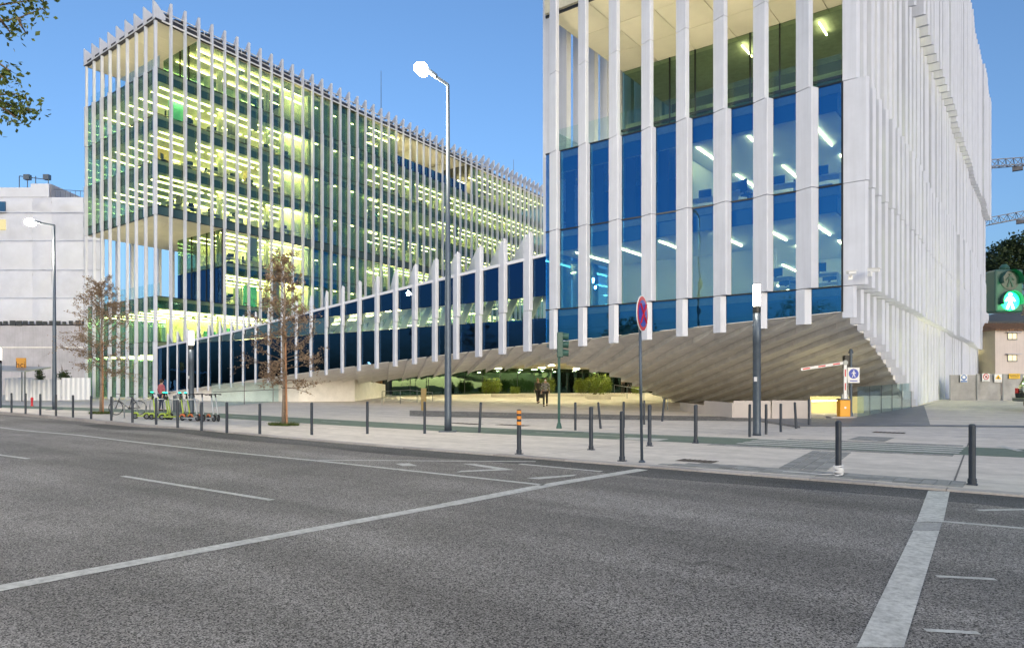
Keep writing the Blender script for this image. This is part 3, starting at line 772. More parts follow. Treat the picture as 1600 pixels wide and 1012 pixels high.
# rooms of the right block
inner_box(PR, rt, 7.1, 7.2, .7, 7, 9.5, 12.45, M['wallw'])        # wall between lit and dark rooms
inner_box(PR, rt, 7.3, 13.6, 4.6, 4.75, 9.5, 12.45, M['walld'])
inner_box(PR, rt, .4, 7.1, 8.6, 8.75, 9.5, 12.45, M['wallw'])
inner_box(PR, rt, 4.2, 13.6, 5.6, 5.75, 5.5, 8.45, M['wallw'])
inner_box(PR, rt, 4.2, 4.35, 2.6, 5.6, 5.5, 8.45, M['wallw'])
inner_box(PR, rt, .4, 4.2, 10.6, 10.75, 5.5, 8.45, M['wallw'])
for i in range(4): inner_box(PR, rt, 7.4+1.7*i, 7.9+1.7*i, .35, .38, 9.5, 12.9, M['blind'], 'blind')
inner_box(PR, rt, .5, 13.5, 16, 16.15, 13.5, 16.45, M['wallg']); inner_box(PR, rt, .5, 13.5, 14, 14.15, 17.5, 20.5, M['walld'])
for c, mt in ((3.0, M['wallw']), (7.2, M['wallg'])): inner_box(PR, rt, c, c+.8, 9.5, 12.5, 13.5, 16.45, mt)

# workstations near the glass, as dark silhouettes
MD = pm('desk_white', (.6, .6, .58), .5); MK = pm('screen_black', (.015, .016, .02), .3); MC = pm('office_chair_dark', (.04, .045, .05), .8)
def workstation(label, group):
    e = empty('office_desk', label=label, cat='desk', group=group)
    m = MB(); m.box(-.8, .8, -.4, .4, .70, .74); m.build('tabletop', MD, e)
    m = MB(); [m.box(x-.03, x+.03, -.35, .35, 0, .7) for x in (-.76, .76)]; m.build('leg', MD, e)
    m = MB(); m.box(-.3, .3, .05, .08, .86, 1.22); m.box(-.04, .04, .06, .12, .74, .95); m.box(-.12, .12, 0, .18, .74, .76); m.build('monitor', MK, e)
    return e
NTH = ['first', 'second', 'third', 'fourth', 'fifth', 'sixth', 'seventh', 'eighth', 'ninth', 'tenth']
FLN = {5.5: 'first', 9.5: 'second', 13.5: 'third', 17.5: 'fourth', 21.5: 'fifth', 25.5: 'sixth'}
d0 = workstation('white office desk with a monitor behind the glass of the right block', 'office desks behind the glass of the right block')
spots = [(1.2, 1.4, 5.5), (3.0, 1.5, 5.5), (1.4, 4.2, 5.5), (3.4, 4.4, 5.5), (1.1, 1.3, 9.5), (2.9, 1.5, 9.5), (4.7, 1.4, 9.5), (1.6, 4.1, 9.5), (3.6, 4.6, 9.5), (6.2, 1.6, 9.5)]
for i, (c, t, z) in enumerate(spots):
    o = d0 if i == 0 else copy_tree(d0); x, y = PR(c, t); o.location = (x, y, z); o.rotation_euler.z = random.uniform(-.15, .15)+(0 if i % 2 else 3.14); o['label'] = 'office desk, %s glass storey of the right block, %s row, %s from corner' % ('lower' if z < 6 else 'upper', 'front' if t < 2 else 'back', NTH[[q for q in spots if q[2] == z and (q[1] < 2) == (t < 2)].index((c, t, z))])
d1 = workstation('office desk with a dark monitor behind the glass of the left block', 'office desks behind the glass of the left block')
first = True; kk = {}
for z in (9.5, 13.5, 17.5, 21.5, 25.5):
    for j in range(9):
        t = 2.0+j*2.1
        if z < 17 and t < 7.4: continue
        if t > 15: t += 13
        if random.random() < .15: continue
        o = d1 if first else copy_tree(d1); first = False
        x, y = PL(1.1+random.uniform(0, .7), t+random.uniform(-.3, .3)); o.location = (x, y, z); o.rotation_euler.z = random.choice((1.57, -1.57))+random.uniform(-.2, .2); kk[z] = kk.get(z, -1)+1; o['label'] = 'office desk behind the %s floor glass of the left block, %s along from the corner' % (FLN[z], NTH[kk[z]])
def chair(label, group):
    e = empty('office_chair', label=label, cat='chair', group=group)
    m = MB(); m.tube([(0, 0, .04), (0, 0, .42)], .03, 6); [m.bar((0, 0, .06), (.28*math.cos(a), .28*math.sin(a), .04), .03) for a in (0, 1.256, 2.513, 3.77, 5.03)]; m.build('base', MC, e)
    m = MB(); m.box(-.23, .23, -.22, .22, .42, .5); m.build('seat', MC, e, bevel=.03)
    m = MB(); m.box(-.21, .21, .2, .25, .58, 1.12); m.bar((0, .18, .45), (0, .24, .7), .05); m.build('backrest', MC, e, bevel=.02); return e
c0 = chair('dark office chair behind the glass of the left block', 'office chairs behind the glass of the left block'); first = True
for z in (9.5, 13.5, 17.5, 21.5, 25.5):
    for j in range(7):
        t = 1.6+j*2.1
        if z < 17 and t < 7.4: continue
        o = c0 if first else copy_tree(c0); kk = {} if first else kk; first = False; kk[z] = kk.get(z, -1)+1; o['label'] = 'office chair behind the %s floor glass of the left block, %s along from the corner' % (FLN[z], NTH[kk[z]])
        x, y = PL(.8+random.uniform(0, 1.2), t+random.uniform(-.4, .4)); o.location = (x, y, z); o.rotation_euler.z = random.uniform(0, 6.28)
c1 = chair('dark office chair behind the glass of the right block', 'office chairs behind the glass of the right block'); first = True
for (c, t, z, lb_) in ((1.9, .9, 5.5, 'lower glazed storey of the right block, nearest the corner'), (3.6, 2.4, 5.5, 'lower glazed storey of the right block, further from the corner'), (2.1, 2.2, 9.5, 'upper glazed storey of the right block, nearest the corner'), (4., 1., 9.5, 'upper glazed storey of the right block, close to the glass'), (5.3, 2.3, 9.5, 'upper glazed storey of the right block, middle bay'), (13.1, .9, 9.5, 'upper storey of the right block, in the leftmost blue bay')):
    o = c1 if first else copy_tree(c1); first = False; x, y = PR(c, t); o.location = (x, y, z); o.rotation_euler.z = random.uniform(0, 6.28); o['label'] = 'dark office chair, '+lb_

m = MB()
for j in (.7, 3.4): m.prism(rect(PL, .8, 13.4, j, j+.12), 9.52, 9.56)
m.prism(rect(PL, .8, 13.4, .8, .95), 29.52, 29.56); m.prism(rect(PL, 2.5, 2.65, 31.6, 45.4), 29.52, 29.56)
m.build('uplight', M['upl'], lt)

# ------------------------------------------------------------ passage between the blocks
pas = empty('glass_lobby', label='dark green glass lobby with a bright ceiling beyond the passage under the link', cat='lobby')
g1 = (-47.5, 44.3); g2 = (-37.3, 56.); g3 = (-33.0, 72.)
def glass_run(a, b2, n, z0, z1):
    for i in range(n):
        p = Vector(a).lerp(Vector(b2), (i+.02)/n); q = Vector(a).lerp(Vector(b2), (i+.98)/n); d = (q-p).normalized(); nr = Vector((-d.y, d.x))*.04
        m = MB(); m.prism([p, q, q+nr, p+nr], z0, z1); m.build('window_pane', M['glassdg'], pas)
        m = MB(); e = q+d*.02; m.prism([e, e+d*.04, e+d*.04+nr*3, e+nr*3], z0, z1); m.build('mullion', M['frame'], pas)
glass_run(g1, g2, 9, .5, 5.5); glass_run(g2, g3, 8, .6, 5.5); glass_run(g3, (-12, 80), 9, .6, 5.5)
m = MB(); m.prism([(-50, 46.3), (-40, 60), (-35, 76), (-35, 79), (-54, 79), (-60, 50)], .5, 4.9); m.build('wall', M['walld'], pas)
m = MB(); m.prism([(-44.5, 39.6), (-20.2, 37.4), (-19.6, 92), (-52, 92), (-48, 50)], 3.3, 3.9)
m.build('ceiling', M['ceil'], pas)
for i in range(5):
    for j in range(8):
        x, y = -41+i*5.0+j*.3, 40.5+j*5.5
        if x > -21.5: continue
        m = MB(); m.box(x-.28, x+.28, y-.07, y+.07, 3.26, 3.29); m.build('downlight', M['lightP'], pas)
# wooden door leaf and dark frames at the left end of the lobby
MW = pm('warm_wood', (.32, .16, .05), .5, var=.2)
p = Vector(g1)
m = MB(); m.box(-48.6, -47.7, 43.2, 43.4, .5, 3.9); m.build('door', MW, pas)
m = MB(); m.box(-49.3, -48.65, 42.8, 43.2, .4, 4.0); m.box(-47.65, -47.5, 43.3, 43.6, .4, 4.0); m.build('door_frame', M['frame'], pas)
# beige wall that carries the low end of the link
pts = [(-45.3, 41.5), (-40.0, 33.6), (-43.5, 31.2), (-50, 30.2), (-56, 29.6), (-61, 29.5)]
def xs(x): return XR-x
m = MB()
for a, b2 in zip(pts, pts[1:]):
    for i in range(4):
        p = Vector(a).lerp(Vector(b2), i/4); q = Vector(a).lerp(Vector(b2), (i+1)/4); d = (q-p).normalized(); nr = Vector((-d.y, d.x))*.25
        zt = [hull(xs(v.x), min(6.4, max(0, v.y-YF)))+.15 for v in (p, q)]
        m.prism([p, q, q-nr, p-nr], [gz(*p)-.1, gz(*q)-.1, gz(*q)-.1, gz(*p)-.1], [zt[0], zt[1], zt[1], zt[0]])
m.build('wall', M['soffit'], br)
def rebase(root, loc):
    root.location = loc
    for ch in root.children: ch.location = Vector(ch.location)-Vector(loc)
for e, l in ((rt, (*PR(7, 0), 0)), (lt, (*PL(7, 0), 0)), (br, (px_c(35), YF, 0)), (pas, (-40, 55, .6))): rebase(e, l)
# ------------------------------------------------------------ road markings and paving details
def GR(px, py):
    z = 0.
    for i in range(25):
        Y = (CH-z)*F/(py-HOR); x, y = c2w((px-800)/F*Y, Y); z = zr(x, y)
    return (x, y)
def GP(px, py): return G(px, py)[:2]
def line_mark(pts, w, w2=None, name='road_marking'):
    p = [Vector(GR(*q)) for q in pts]
    for i, (a, b2) in enumerate(zip(p, p[1:])):
        d = (b2-a).normalized(); n = Vector((-d.y, d.x))*w/2
        if i: a = a-d*0
        L_ = (b2-a).length; flat(name, [a-n, b2-n, b2+n, a+n], M['paint'], .004, True, road, n=max(1, int(L_/1.5)))
line_mark([(-160, 654), (0, 667.5), (200, 689), (500, 720), (850, 757.5)], .13)
line_mark([(500, 718.5), (837, 720.8)], .12); line_mark([(812, 724.5), (940, 736.5)], .13)
flat('road_marking', [GR(617, 724), GR(640, 723.5), GR(652, 727.5), GR(629, 727.8)], M['paint'], .004, True, road)
flat('road_marking', [GR(722, 724.2), GR(742, 724.5), GR(804, 733.5), GR(775, 732.5)], M['paint'], .004, True, road)
flat('road_marking', [GR(775, 732.7), GR(804, 733.7), GR(712, 737.5), GR(722, 735.2)], M['paint'], .004, True, road)
flat('road_marking', [GR(822, 746.5), GR(902, 741), GR(895, 743.5), GR(842, 748.5)], M['paint'], .004, True, road)
line_mark([(-60, 930), (250, 871.5), (500, 825), (700, 788)], .21); line_mark([(700, 788), (862, 756.5), (1004, 733.2)], .26)
line_mark([(192, 743.5), (425, 781)], .11); line_mark([(-30, 706.5), (45, 716.5)], .11)
flat('road_marking', [GR(1432, 815), GR(1474, 816), GR(1484, 768), GR(1450, 767)], M['paint'], .006, True, road)
flat('road_marking', [GR(1338, 1012), GR(1412, 1012), GR(1468, 829), GR(1427, 829)], M['paint'], .006, True, road, n=1)
flat('road_marking', [GR(1424, 828.5), GR(1468, 828.5), GR(1472, 816.5), GR(1430, 815.5)], pm('worn_white_paint', (.36, .36, .35), .8, var=.3, vscale=25), .005, True, road)
line_mark([(1470, 814), (1700, 834)], .10); line_mark([(1528, 797), (1700, 794)], .10); line_mark([(1463, 900), (1556, 905)], .07); line_mark([(1445, 984), (1530, 989)], .06)
# a darker resurfaced strip beside the kerb and a patch
M['asphalt2'] = ground_mat('asphalt_patch', 'asphalt'); 
for n_ in M['asphalt2'].node_tree.nodes:
    if n_.type == 'VECT_MATH' and n_.operation == 'SCALE': n_.inputs[0].default_value = (.075, .074, .073)
flat('asphalt_patch', [GR(1176, 747.5), GR(1225, 749), GR(1268, 754), GR(1210, 754)], M['asphalt2'], .004, True, road)
m = MB(); vs = []
for i in range(41):
    x = -30+i*.95
    y1 = kerb_y(x)-.004; y0 = y1-1.15-.12*math.sin(x*.9)
    vs += [(x, y0, zr(x, y0)+.003), (x, y1, zr(x, y1)+.003)]
m.add(vs, [(2*i, 2*i+2, 2*i+3, 2*i+1) for i in range(40)]); m.build('gutter_strip', M['asphalt2'], road, kind='structure')
def lane_c(x): return 20.3+.085*(x+1.3)
LX0, LX1 = GP(1165, 690)[0], GP(1503, 704)[0]
m = MB(); vs = []; nn = 60
def ribbon(name, x0, x1, o0, o1, mat, off, step=1.5, parent=None):
    m = MB(); n = max(1, int((x1-x0)/step)); vs = []
    for i in range(n+1):
        x = x0+(x1-x0)*i/n; c = lane_c(x); vs += [(x, c+o0, gz(x, c+o0)+off), (x, c+o1, gz(x, c+o1)+off)]
    m.add(vs, [(2*i, 2*i+2, 2*i+3, 2*i+1) for i in range(n)]); return m.build(name, mat, parent, kind='structure')
lane = ribbon('cycle_lane', -150, 40, -1.3, 1.25, M['green'], .004, 1.0)
M['white'] = M['paint']
for i in range(4): ribbon('crossing_stripe', LX0, LX1, -1.05+i*.62, -.70+i*.62, M['paint'], .009, 1.5, lane)
for x0 in (-30, -24, -18.5, -13.5, -11.3, 3.0): ribbon('lane_dash', x0, x0+1.1, -.05, .06, M['paint'], .009, .6, lane)
ribbon('lane_dash', -12.2, LX0-.3, .9, 1.0, M['paint'], .009, 1, lane); ribbon('lane_dash', -9.9, -8.6, -1.25, -.4, M['paint'], .009, 1, lane)
flat('lane_mark', [GP(1556, 697), GP(1570, 697), GP(1600, 704.5), GP(1590, 705)], M['paint'], .009, False, lane)
# small square pavers, laid one by one
pvm = MB(); pvm.box(-.096, .096, -.096, .096, 0, .012); PV = pvm.mesh('paver', M['paver'])
cnt = 0
for i in range(26):
    for j in range(4):
        x, y = -5.9+.2*i, 13.0+.2*j
        if i < j*.9: continue
        inst(PV, 'paver', pave, (x, y, gz(x, y)-.003+random.uniform(0, .003))); cnt += 1
a0, a1, a2, a3 = [Vector(GP(*q)) for q in ((1216.5, 731), (1264, 735), (1305, 705.6), (1270, 704))]
ux = (a1-a0).normalized(); uy = (a3-a0).normalized()
ang = math.atan2(uy.y, uy.x)
for i in range(int((a3-a0).length/.22)):
    for j in range(4):
        p = a0+uy*(.22*i+.1)+Vector((uy.y, -uy.x))*(.22*j+.1)
        inst(PV, 'paver', pave, (p.x, p.y, gz(p.x, p.y)-.002+random.uniform(0, .003)), (0, 0, ang)); cnt += 1
for i in range(38):
    x = LX0-.4+i*.2
    if x > LX1: break
    for o in (-1.5, -1.7):
        inst(PV, 'paver', pave, (x, lane_c(x)+o, -.003+random.uniform(0, .003))); cnt += 1
for i in range(34):
    x = LX0+.8+i*.2
    if x > LX1: break
    inst(PV, 'paver', pave, (x, lane_c(x)+1.45, -.003)); inst(PV, 'paver', pave, (x, lane_c(x)+1.65, -.003)); cnt += 2
p0 = Vector(GP(1330, 687)); p1 = Vector(GP(1350, 681)); d = (p1-p0).normalized()
for i in range(int((p1-p0).length/.2)):
    for j in range(5):
        p = p0+d*(.2*i)+Vector((d.y, -d.x))*.2*j; inst(PV, 'paver', pave, (p.x, p.y, gz(p.x, p.y)-.003), (0, 0, math.atan2(d.y, d.x)))
MJ = pm('dark_joint', (.16, .15, .14), .9)
def joint(a, b2, w=.03):
    a = Vector(a); b2 = Vector(b2); d = (b2-a).normalized(); n = Vector((-d.y, d.x))*w/2
    flat('joint', [a-n, b2-n, b2+n, a+n], MJ, .0035, False, pave, n=max(1, int((b2-a).length/2)))
joint(GP(1514, 690), GP(1489, 757)); joint(GP(1513, 690), GP(1526, 664), .02)
for x in (-9, -14.5, -20, -25.5, -31, -37, 4.5): joint((x, 12.9), (x+.1, lane_c(x)-1.4), .012)
for x in (-8, -13, -18, -23, -28, -33, 3): joint((x, lane_c(x)+1.9), (x+.1, 25.5), .012)
joint((-45, 25.6), (20, 25.6), .014)
MCV = pm('rusty_grate', (.10, .085, .075), .7, metal=.4, var=.3, vscale=20)
def cover(px, py, wx, wy, n=7):
    x, y = GP(px, py); e = empty('drain_cover', (x, y, gz(x, y)), 0, label='', cat='drain cover')
    m = MB(); m.box(-wx/2, wx/2, -wy/2, wy/2, .0, .006); m.build('frame', MCV, e)
    m = MB()
    for i in range(n): m.box(-wx/2+wx*(i+.3)/n, -wx/2+wx*(i+.7)/n, -wy/2+.04, wy/2-.04, .006, .014)
    m.build('grate', MCV, e); return e
for (px, py, wx, wy, lb) in ((1089, 720, .8, .45, 'rusty rectangular drain grate in the pavement right of the leaning round sign'), (1389, 675.5, .95, .5, 'dark drain cover in the pavement below the yellow barrier box'), (1138, 732, .35, .2, 'small iron cover among the grey kerbside pavers'), (725, 661.5, 1.7, .5, 'long dark manhole cover on the pavement right of the tall lamp post'), (800, 664, 1.5, .5, 'manhole cover on the pavement left of the green traffic light post')):
    cover(px, py, wx, wy)['label'] = lb
# asphalt forecourt on the right, dirty cobble band before the plaza
flat('forecourt', [GP(1180, 655), GP(1250, 666), GP(1440, 666), GP(1700, 669), GP(1700, 620), GP(1481, 625), GP(1435, 634.5), GP(1342, 651)], M['drive'], .012, False)
flat('cobble_band', [GP(640, 650), GP(1010, 656), GP(1180, 658), GP(1250, 669), GP(1250, 666), GP(1180, 651), GP(1010, 649), GP(640, 641)], M['cobble'], .008, False)

# ------------------------------------------------------------ bollards
MBO = pm('bollard_paint', (.032, .042, .06), .42, metal=.2, var=.2, vscale=6, bump=.05)
MOR = pm('orange_reflector', (.75, .28, .04), .5, var=.1); MYO = pm('yellow_reflector', (.70, .55, .25), .5)
def bollard(px, py, top, label, group, tilt=0, kind='', w=None):
    x, y, z = G(px, py); Yc = w2c(x, y)[1]; h = max(.9, min(1.15, (py-top)*Yc/F)); r = .045 if py < 690 else .052
    e = empty('bollard', (x, y, z), 0, label=label, cat='bollard', group=group)
    if tilt: e.rotation_euler = (0, tilt, YAW)
    m = MB(); m.lathe([(r, 0), (r, h-.03), (r*.85, h-.008), (r*.5, h)], 14); m.build('post', MBO, e, smooth=False, bevel=0)
    if py > 690:
        m = MB(); m.box(-.075, .075, -.075, .075, 0, .018); m.lathe([(r+.012, .018), (r+.012, .10), (r+.002, .105)], 14); ft = m.build('foot', MBO, e)
        m = MB(); [m.disc((sx*(r+.012), -.0, zz), (1, 0, 0), .008, .012, 8) for sx in (-1, 1) for zz in (.06,)]; m.build('bolt', M['metal'], ft)
    if kind == 'stripe':
        for i, zz in enumerate((h-.03, h-.16, h-.29)):
            m = MB(); m.lathe([(r+.004, zz-.075), (r+.004, zz)], 14); m.build('reflective_band', MOR, e)
    if kind == 'wrap':
        m = MB()
        for i in range(6): m.ring((0, 0, .03+i*.03), (random.uniform(-.2, .2), random.uniform(-.2, .2), 1), r+.02, .016, 14, 5)
        m.tube([(-.07, -.02, .03), (-.3, -.06, .012), (-.6, .03, .01), (-.95, -.02, .01)], .007, 5); m.build('wire_wrap', M['rail'], e)
    return e
ORD = ['first', 'second', 'third', 'fourth', 'fifth', 'sixth', 'seventh', 'eighth', 'ninth', 'tenth', 'eleventh', 'twelfth']
GK = 'slim dark bollards standing along the kerb'
left = [(18, 644.5, 613.5), (40, 646.5, 614), (63, 648.5, 615), (87.5, 650, 616), (114, 652, 617), (142.5, 654.5, 618), (174, 657, 619), (207, 660, 620), (244, 663, 621), (277.5, 668, 624.5), (315, 672.5, 627.5), (354.5, 676, 628)]
xtra = ['nearest the left edge of the photo', 'between the first and the lamp post', 'left of the left lamp post', 'at the left lamp post foot', 'right of the left lamp post', 'before the left small tree', 'at the front wheel of the parked bicycle', 'left of the green scooters', 'before the green scooters', 'right of the green scooters', 'before the grey scooters', 'right of the last grey scooter']
for i, (a, b2, t) in enumerate(left): bollard(a, b2, t, 'dark bollard, %s in the left kerb row, %s' % (ORD[i], xtra[i]), GK)
for (a, b2, t, lb, tilt, kd) in (
    (406, 678, 630, 'dark bollard just left of the larger bare tree', 0, ''),
    (487, 679, 628.5, 'dark bollard just right of the larger bare tree', 0, ''),
    (574, 677.5, 627, 'lone dark bollard midway between the larger tree and the tall lamp post', 0, ''),
    (663.5, 677, 627, 'dark bollard left of the tall lamp post, small board behind its top', 0, ''),
    (749, 676, 628, 'slightly leaning dark bollard right of the tall lamp post', .05, ''),
    (811, 709, 639, 'bollard with orange reflective bands round its top', 0, 'stripe'),
    (899, 672, 628, 'dark bollard just right of the green traffic light post', 0, ''),
    (923.5, 702.5, 635, 'dark bollard between the striped bollard and the leaning round sign', 0, ''),
    (938.5, 669.5, 627.5, 'dark bollard leaning left before the green hedges', -.09, ''),
    (972, 720, 642, 'thick dark bollard with a square foot left of the leaning round sign', 0, ''),
    (974.5, 668, 627, 'far bollard hidden behind the thick one left of the round sign', 0, ''),
    (1006.5, 663, 625, 'far dark bollard just right of the round sign post, shorter looking', 0, ''),
    (1015, 696.5, 632, 'near dark bollard just right of the round sign post', 0, ''),
    (1034.5, 658, 623, 'dark bollard leaning right where the ribbed hull meets the ground', .10, ''),
    (1087, 692, 632, 'lone dark bollard midway between the round sign and the lit lamp column', 0, ''),
    (1171.5, 682.5, 631, 'dark bollard touching the left side of the lit lamp column in view', 0, ''),
    (1197, 678.5, 631, 'dark bollard right behind the lit lamp column', 0, ''),
    (1220, 674.5, 630, 'upright dark bollard, second right of the lit lamp column', 0, ''),
    (1244, 669.5, 628, 'leaning dark bollard with a light spot, third right of the lit lamp column', -.05, ''),
    (1264, 664, 623.5, 'dark bollard left of the yellow barrier box', 0, ''),
    (1310, 743, 657, 'thick dark bollard with white wire wrapped round its foot', 0, 'wrap'),
    (1519, 757, 662, 'thick dark bollard at the kerb nearest the right edge', 0, '')):
    bollard(a, b2, t, lb, 'dark bollards around the crossing and the plaza', tilt, kd)

# ------------------------------------------------------------ street lamps
MP = pm('lamp_grey', (.09, .115, .15), .45, metal=.5, var=.12, vscale=5)
LAMP = em('lamp_lens', (1, .93, .74), 60)
COLL = em('column_lens', (1, .90, .70), 5)
def tall_lamp(px, py, top, hx, hy, label, W_, r0):
    x, y, z = G(px, py); Yc = w2c(x, y)[1]; H = (py-top)*Yc/F
    e = empty('street_lamp', (x, y, z), YAW, label=label, cat='street lamp', group='tall lit street lamps')
    m = MB(); m.lathe([(r0*1.02, 0), (r0, .5), (r0*.82, H*.45), (r0*.8, H*.45+.02), (r0*.42, H)], 18); m.build('pole', MP, e, smooth=True)
    m = MB(); m.box(-.3, .3, -.3, .3, .0, .03); m.build('base_plate', MP, e)
    sx = (hx-px)*Yc/F; sz = H+(top-hy)*Yc/F
    m = MB(); m.bar((0, 0, H), (sx*.6, 0, H+(sz-H)*.55), .09, .09); m.build('arm', MP, e)
    m = MB(); d = Vector((sx, 0, sz-H)).normalized(); c = Vector((sx*.8, 0, H+(sz-H)*.8))
    m.bar(c-d*.32, c+d*.24, .27, .11); m.build('lamp_head', MP, e, bevel=.03)
    u = Vector((d.z, 0, -d.x)); u = u if u.z < 0 else -u
    m = MB(); q = c+d*.28+u*.06+Vector((0, 0, 0)); m.tube([q-u*.16, q-u*.05, q+u*.10, q+u*.2, q+u*.24], [.12, .25, .28, .19, .04], 18); m.build('lamp_lens', LAMP, e, smooth=True)
    li = bpy.data.lights.new('lamp_light', 'POINT'); li.energy = W_; li.color = (1, .86, .62); li.shadow_soft_size = .2
    lo = bpy.data.objects.new('lamp_light', li); C.objects.link(lo); lo.parent = e; lo.location = q+u*.75
    return e
tall_lamp(700, 674, 133, 664, 107, 'very tall grey street lamp with a glaring head in front of the sloping link', 800, .125)
tall_lamp(85, 640, 352, 48, 345, 'grey street lamp with a lit head before the white wrapped building at left', 600, .11)
def lamp_at(x, y, rz, label, W9=None):
    src = [o for o in C.objects if o.name.startswith('street_lamp')][0]; c = copy_tree(src); c.location = (x, y, gz(x, y) if y > 12 else .03); c.rotation_euler.z = rz; c['label'] = label
    if W9:
        for ch in c.children:
            if ch.type == 'LIGHT': ch.data = ch.data.copy(); ch.data.energy = W9
lamp_at(12.5, 19, YAW, 'tall street lamp on the pavement beyond the right edge', 200)
lamp_at(-9, -5, YAW+2.6, 'tall street lamp across the road behind the viewer, right one'); lamp_at(-38, -5, YAW+2.6, 'tall street lamp across the road behind the viewer, left one')
def column_lamp(px, py, top, label):
    x, y, z = G(px, py); Yc = w2c(x, y)[1]; H = (py-top)*Yc/F
    e = empty('lamp_column', (x, y, z), 0, label=label, cat='lamp column', group='lamp columns with glowing tops')
    m = MB(); m.lathe([(.135, 0), (.125, .1), (.125, H*.62), (.13, H*.62+.01), (.12, H-.95)], 20); m.build('pole', MP, e, smooth=True)
    m = MB(); m.lathe([(.125, H-.95), (.125, H-.74)], 20); m.build('collar', M['frame'], e)
    m = MB(); m.lathe([(.112, H-.74), (.112, H-.03)], 20); m.build('light_tube', COLL, e, smooth=True)
    m = MB(); m.lathe([(.125, H-.03), (.125, H), (.02, H+.01)], 20); m.build('cap', MP, e)
    m = MB(); m.box(-.05, .05, -.135, -.128, 1.75, 1.9); m.build('sticker', M['rail'], e)
    li = bpy.data.lights.new('lamp_light', 'POINT'); li.energy = 18; li.color = (1, .88, .66); li.shadow_soft_size = .12
    lo = bpy.data.objects.new('lamp_light', li); C.objects.link(lo); lo.parent = e; lo.location = (.0, -.25, H-.4); return e
column_lamp(1182.5, 680, 443, 'round lamp column with a glowing white top before the right block')
column_lamp(299, 646, 516, 'slim lamp column with a glowing top behind the parked scooters')
column_lamp(-1, 637, 543, 'lamp column with a glowing top at the left edge by the shelter')

# ------------------------------------------------------------ signs
MBLU = pm('sign_blue', (.02, .06, .42), .4); MRED = pm('sign_red', (.55, .02, .03), .4); MWH = pm('sign_white', (.75, .75, .75), .45); MYE = pm('sign_yellow', (.85, .52, .02), .45); MBK = pm('sign_black', (.02, .02, .02), .5)
def text(s, size, loc, rot, mat, parent, ext=.002, name='lettering', align='CENTER'):
    cu = bpy.data.curves.new(name, 'FONT'); cu.body = s; cu.size = size; cu.extrude = ext; cu.align_x = align; cu.align_y = 'CENTER'
    t = bpy.data.objects.new(name, cu); C.objects.link(t)
    dg = bpy.context.evaluated_depsgraph_get(); dg.update(); me = bpy.data.meshes.new_from_object(t.evaluated_get(dg)); bpy.data.objects.remove(t)
    o = bpy.data.objects.new(name, me); me.materials.clear(); me.materials.append(mat); C.objects.link(o); o.parent = parent; o.location = loc; o.rotation_euler = rot; return o
x, y, z = G(1003, 722); e = empty('no_stopping_sign', (x, y, z), 0, label='leaning post with a round blue and red no stopping sign', cat='traffic sign')
e.rotation_euler = (R(2), R(-1.2), YAW)
m = MB(); m.tube([(0, 0, 0), (0, 0, 3.45)], .031, 12); m.build('post', MP, e, smooth=True)
m = MB(); m.lathe([(.07, 0), (.07, .02), (.04, .05)], 12); m.build('foot', MP, e)
sg = R(62)   # the disc is turned towards the traffic
dn = Vector((math.sin(sg), -math.cos(sg), 0)); c = Vector((0, 0, 3.11))+dn*.05
m = MB(); m.disc(c, dn, .37, .02, 36); m.build('sign_disc', MWH, e)
m = MB(); m.disc(c+dn*.012, dn, .355, .006, 36); m.build('red_ring', MRED, e)
m = MB(); m.disc(c+dn*.017, dn, .28, .006, 36); m.build('blue_field', MBLU, e)
sd = Vector((math.cos(sg), math.sin(sg), 0))
m = MB()
for s_ in (1, -1): m.bar(c+dn*.023-sd*.2*s_-Vector((0, 0, .2)), c+dn*.023+sd*.2*s_+Vector((0, 0, .2)), .006, .06, up=sd*s_+Vector((0, 0, 1)))
m.build('red_cross', MRED, e)
# pedestrian sign on a post near the barrier
x, y, z = G(1329.5, 652); S = w2c(x, y)[1]/F
e = empty('pedestrian_sign', (x, y, z), YAW+.0, label='post with a white panel showing a blue pedestrian sign beside the barrier', cat='traffic sign')
m = MB(); m.tube([(0, 0, 0), (0, 0, 103*S)], .06, 12); m.lathe([(.13, 0), (.13, .04), (.07, .25)], 12); m.lathe([(.1, 100*S), (.1, 102*S), (.05, 107*S)], 10); m.build('post', MP, e)
m = MB(); m.box(-.32, -.08, -.08, .12, 77*S, 97*S); m.build('signal_back', M['frame'], e, bevel=.02)
px0 = 2.2*S
m = MB(); m.box(px0-9.3*S, px0+9.3*S, -.12, -.095, 54*S, 78*S); m.build('panel', MWH, e)
cz = 68.3*S
m = MB(); m.disc((px0, -.125, cz), (0, 1, 0), 7.6*S, .008, 28); m.build('blue_disc', MBLU, e)
def walker(cx, y_, cz, s, mat, parent, name='pictogram'):
    m = MB(); t = .006
    def poly(p): 
        m.add([(cx+a*s, y_-t, cz+b_*s) for a, b_ in p]+[(cx+a*s, y_, cz+b_*s) for a, b_ in p], [tuple(range(len(p))), tuple(range(len(p), 2*len(p)))[::-1]]+[(i, len(p)+i, len(p)+(i+1) % len(p), (i+1) % len(p)) for i in range(len(p))])
    m.disc((cx, y_-t/2, cz+.42*s), (0, 1, 0), .10*s, t, 12)
    poly([(-.12, .28), (.12, .28), (.10, -.08), (-.10, -.08)]); poly([(-.10, -.08), (.0, -.08), (-.14, -.52), (-.26, -.48)]); poly([(.0, -.08), (.10, -.08), (.26, -.48), (.14, -.52)])
    poly([(-.12, .28), (-.10, .16), (-.26, -.02), (-.33, .03)]); poly([(.12, .28), (.33, .03), (.26, -.02), (.10, .16)])
    return m.build(name, mat, parent)
walker(px0, -.130, cz, 10.5*S, MWH, e)
m = MB(); m.box(px0-6*S, px0+6*S, -.126, -.121, 56.5*S, 58*S); m.build('blue_bar', MBLU, e)
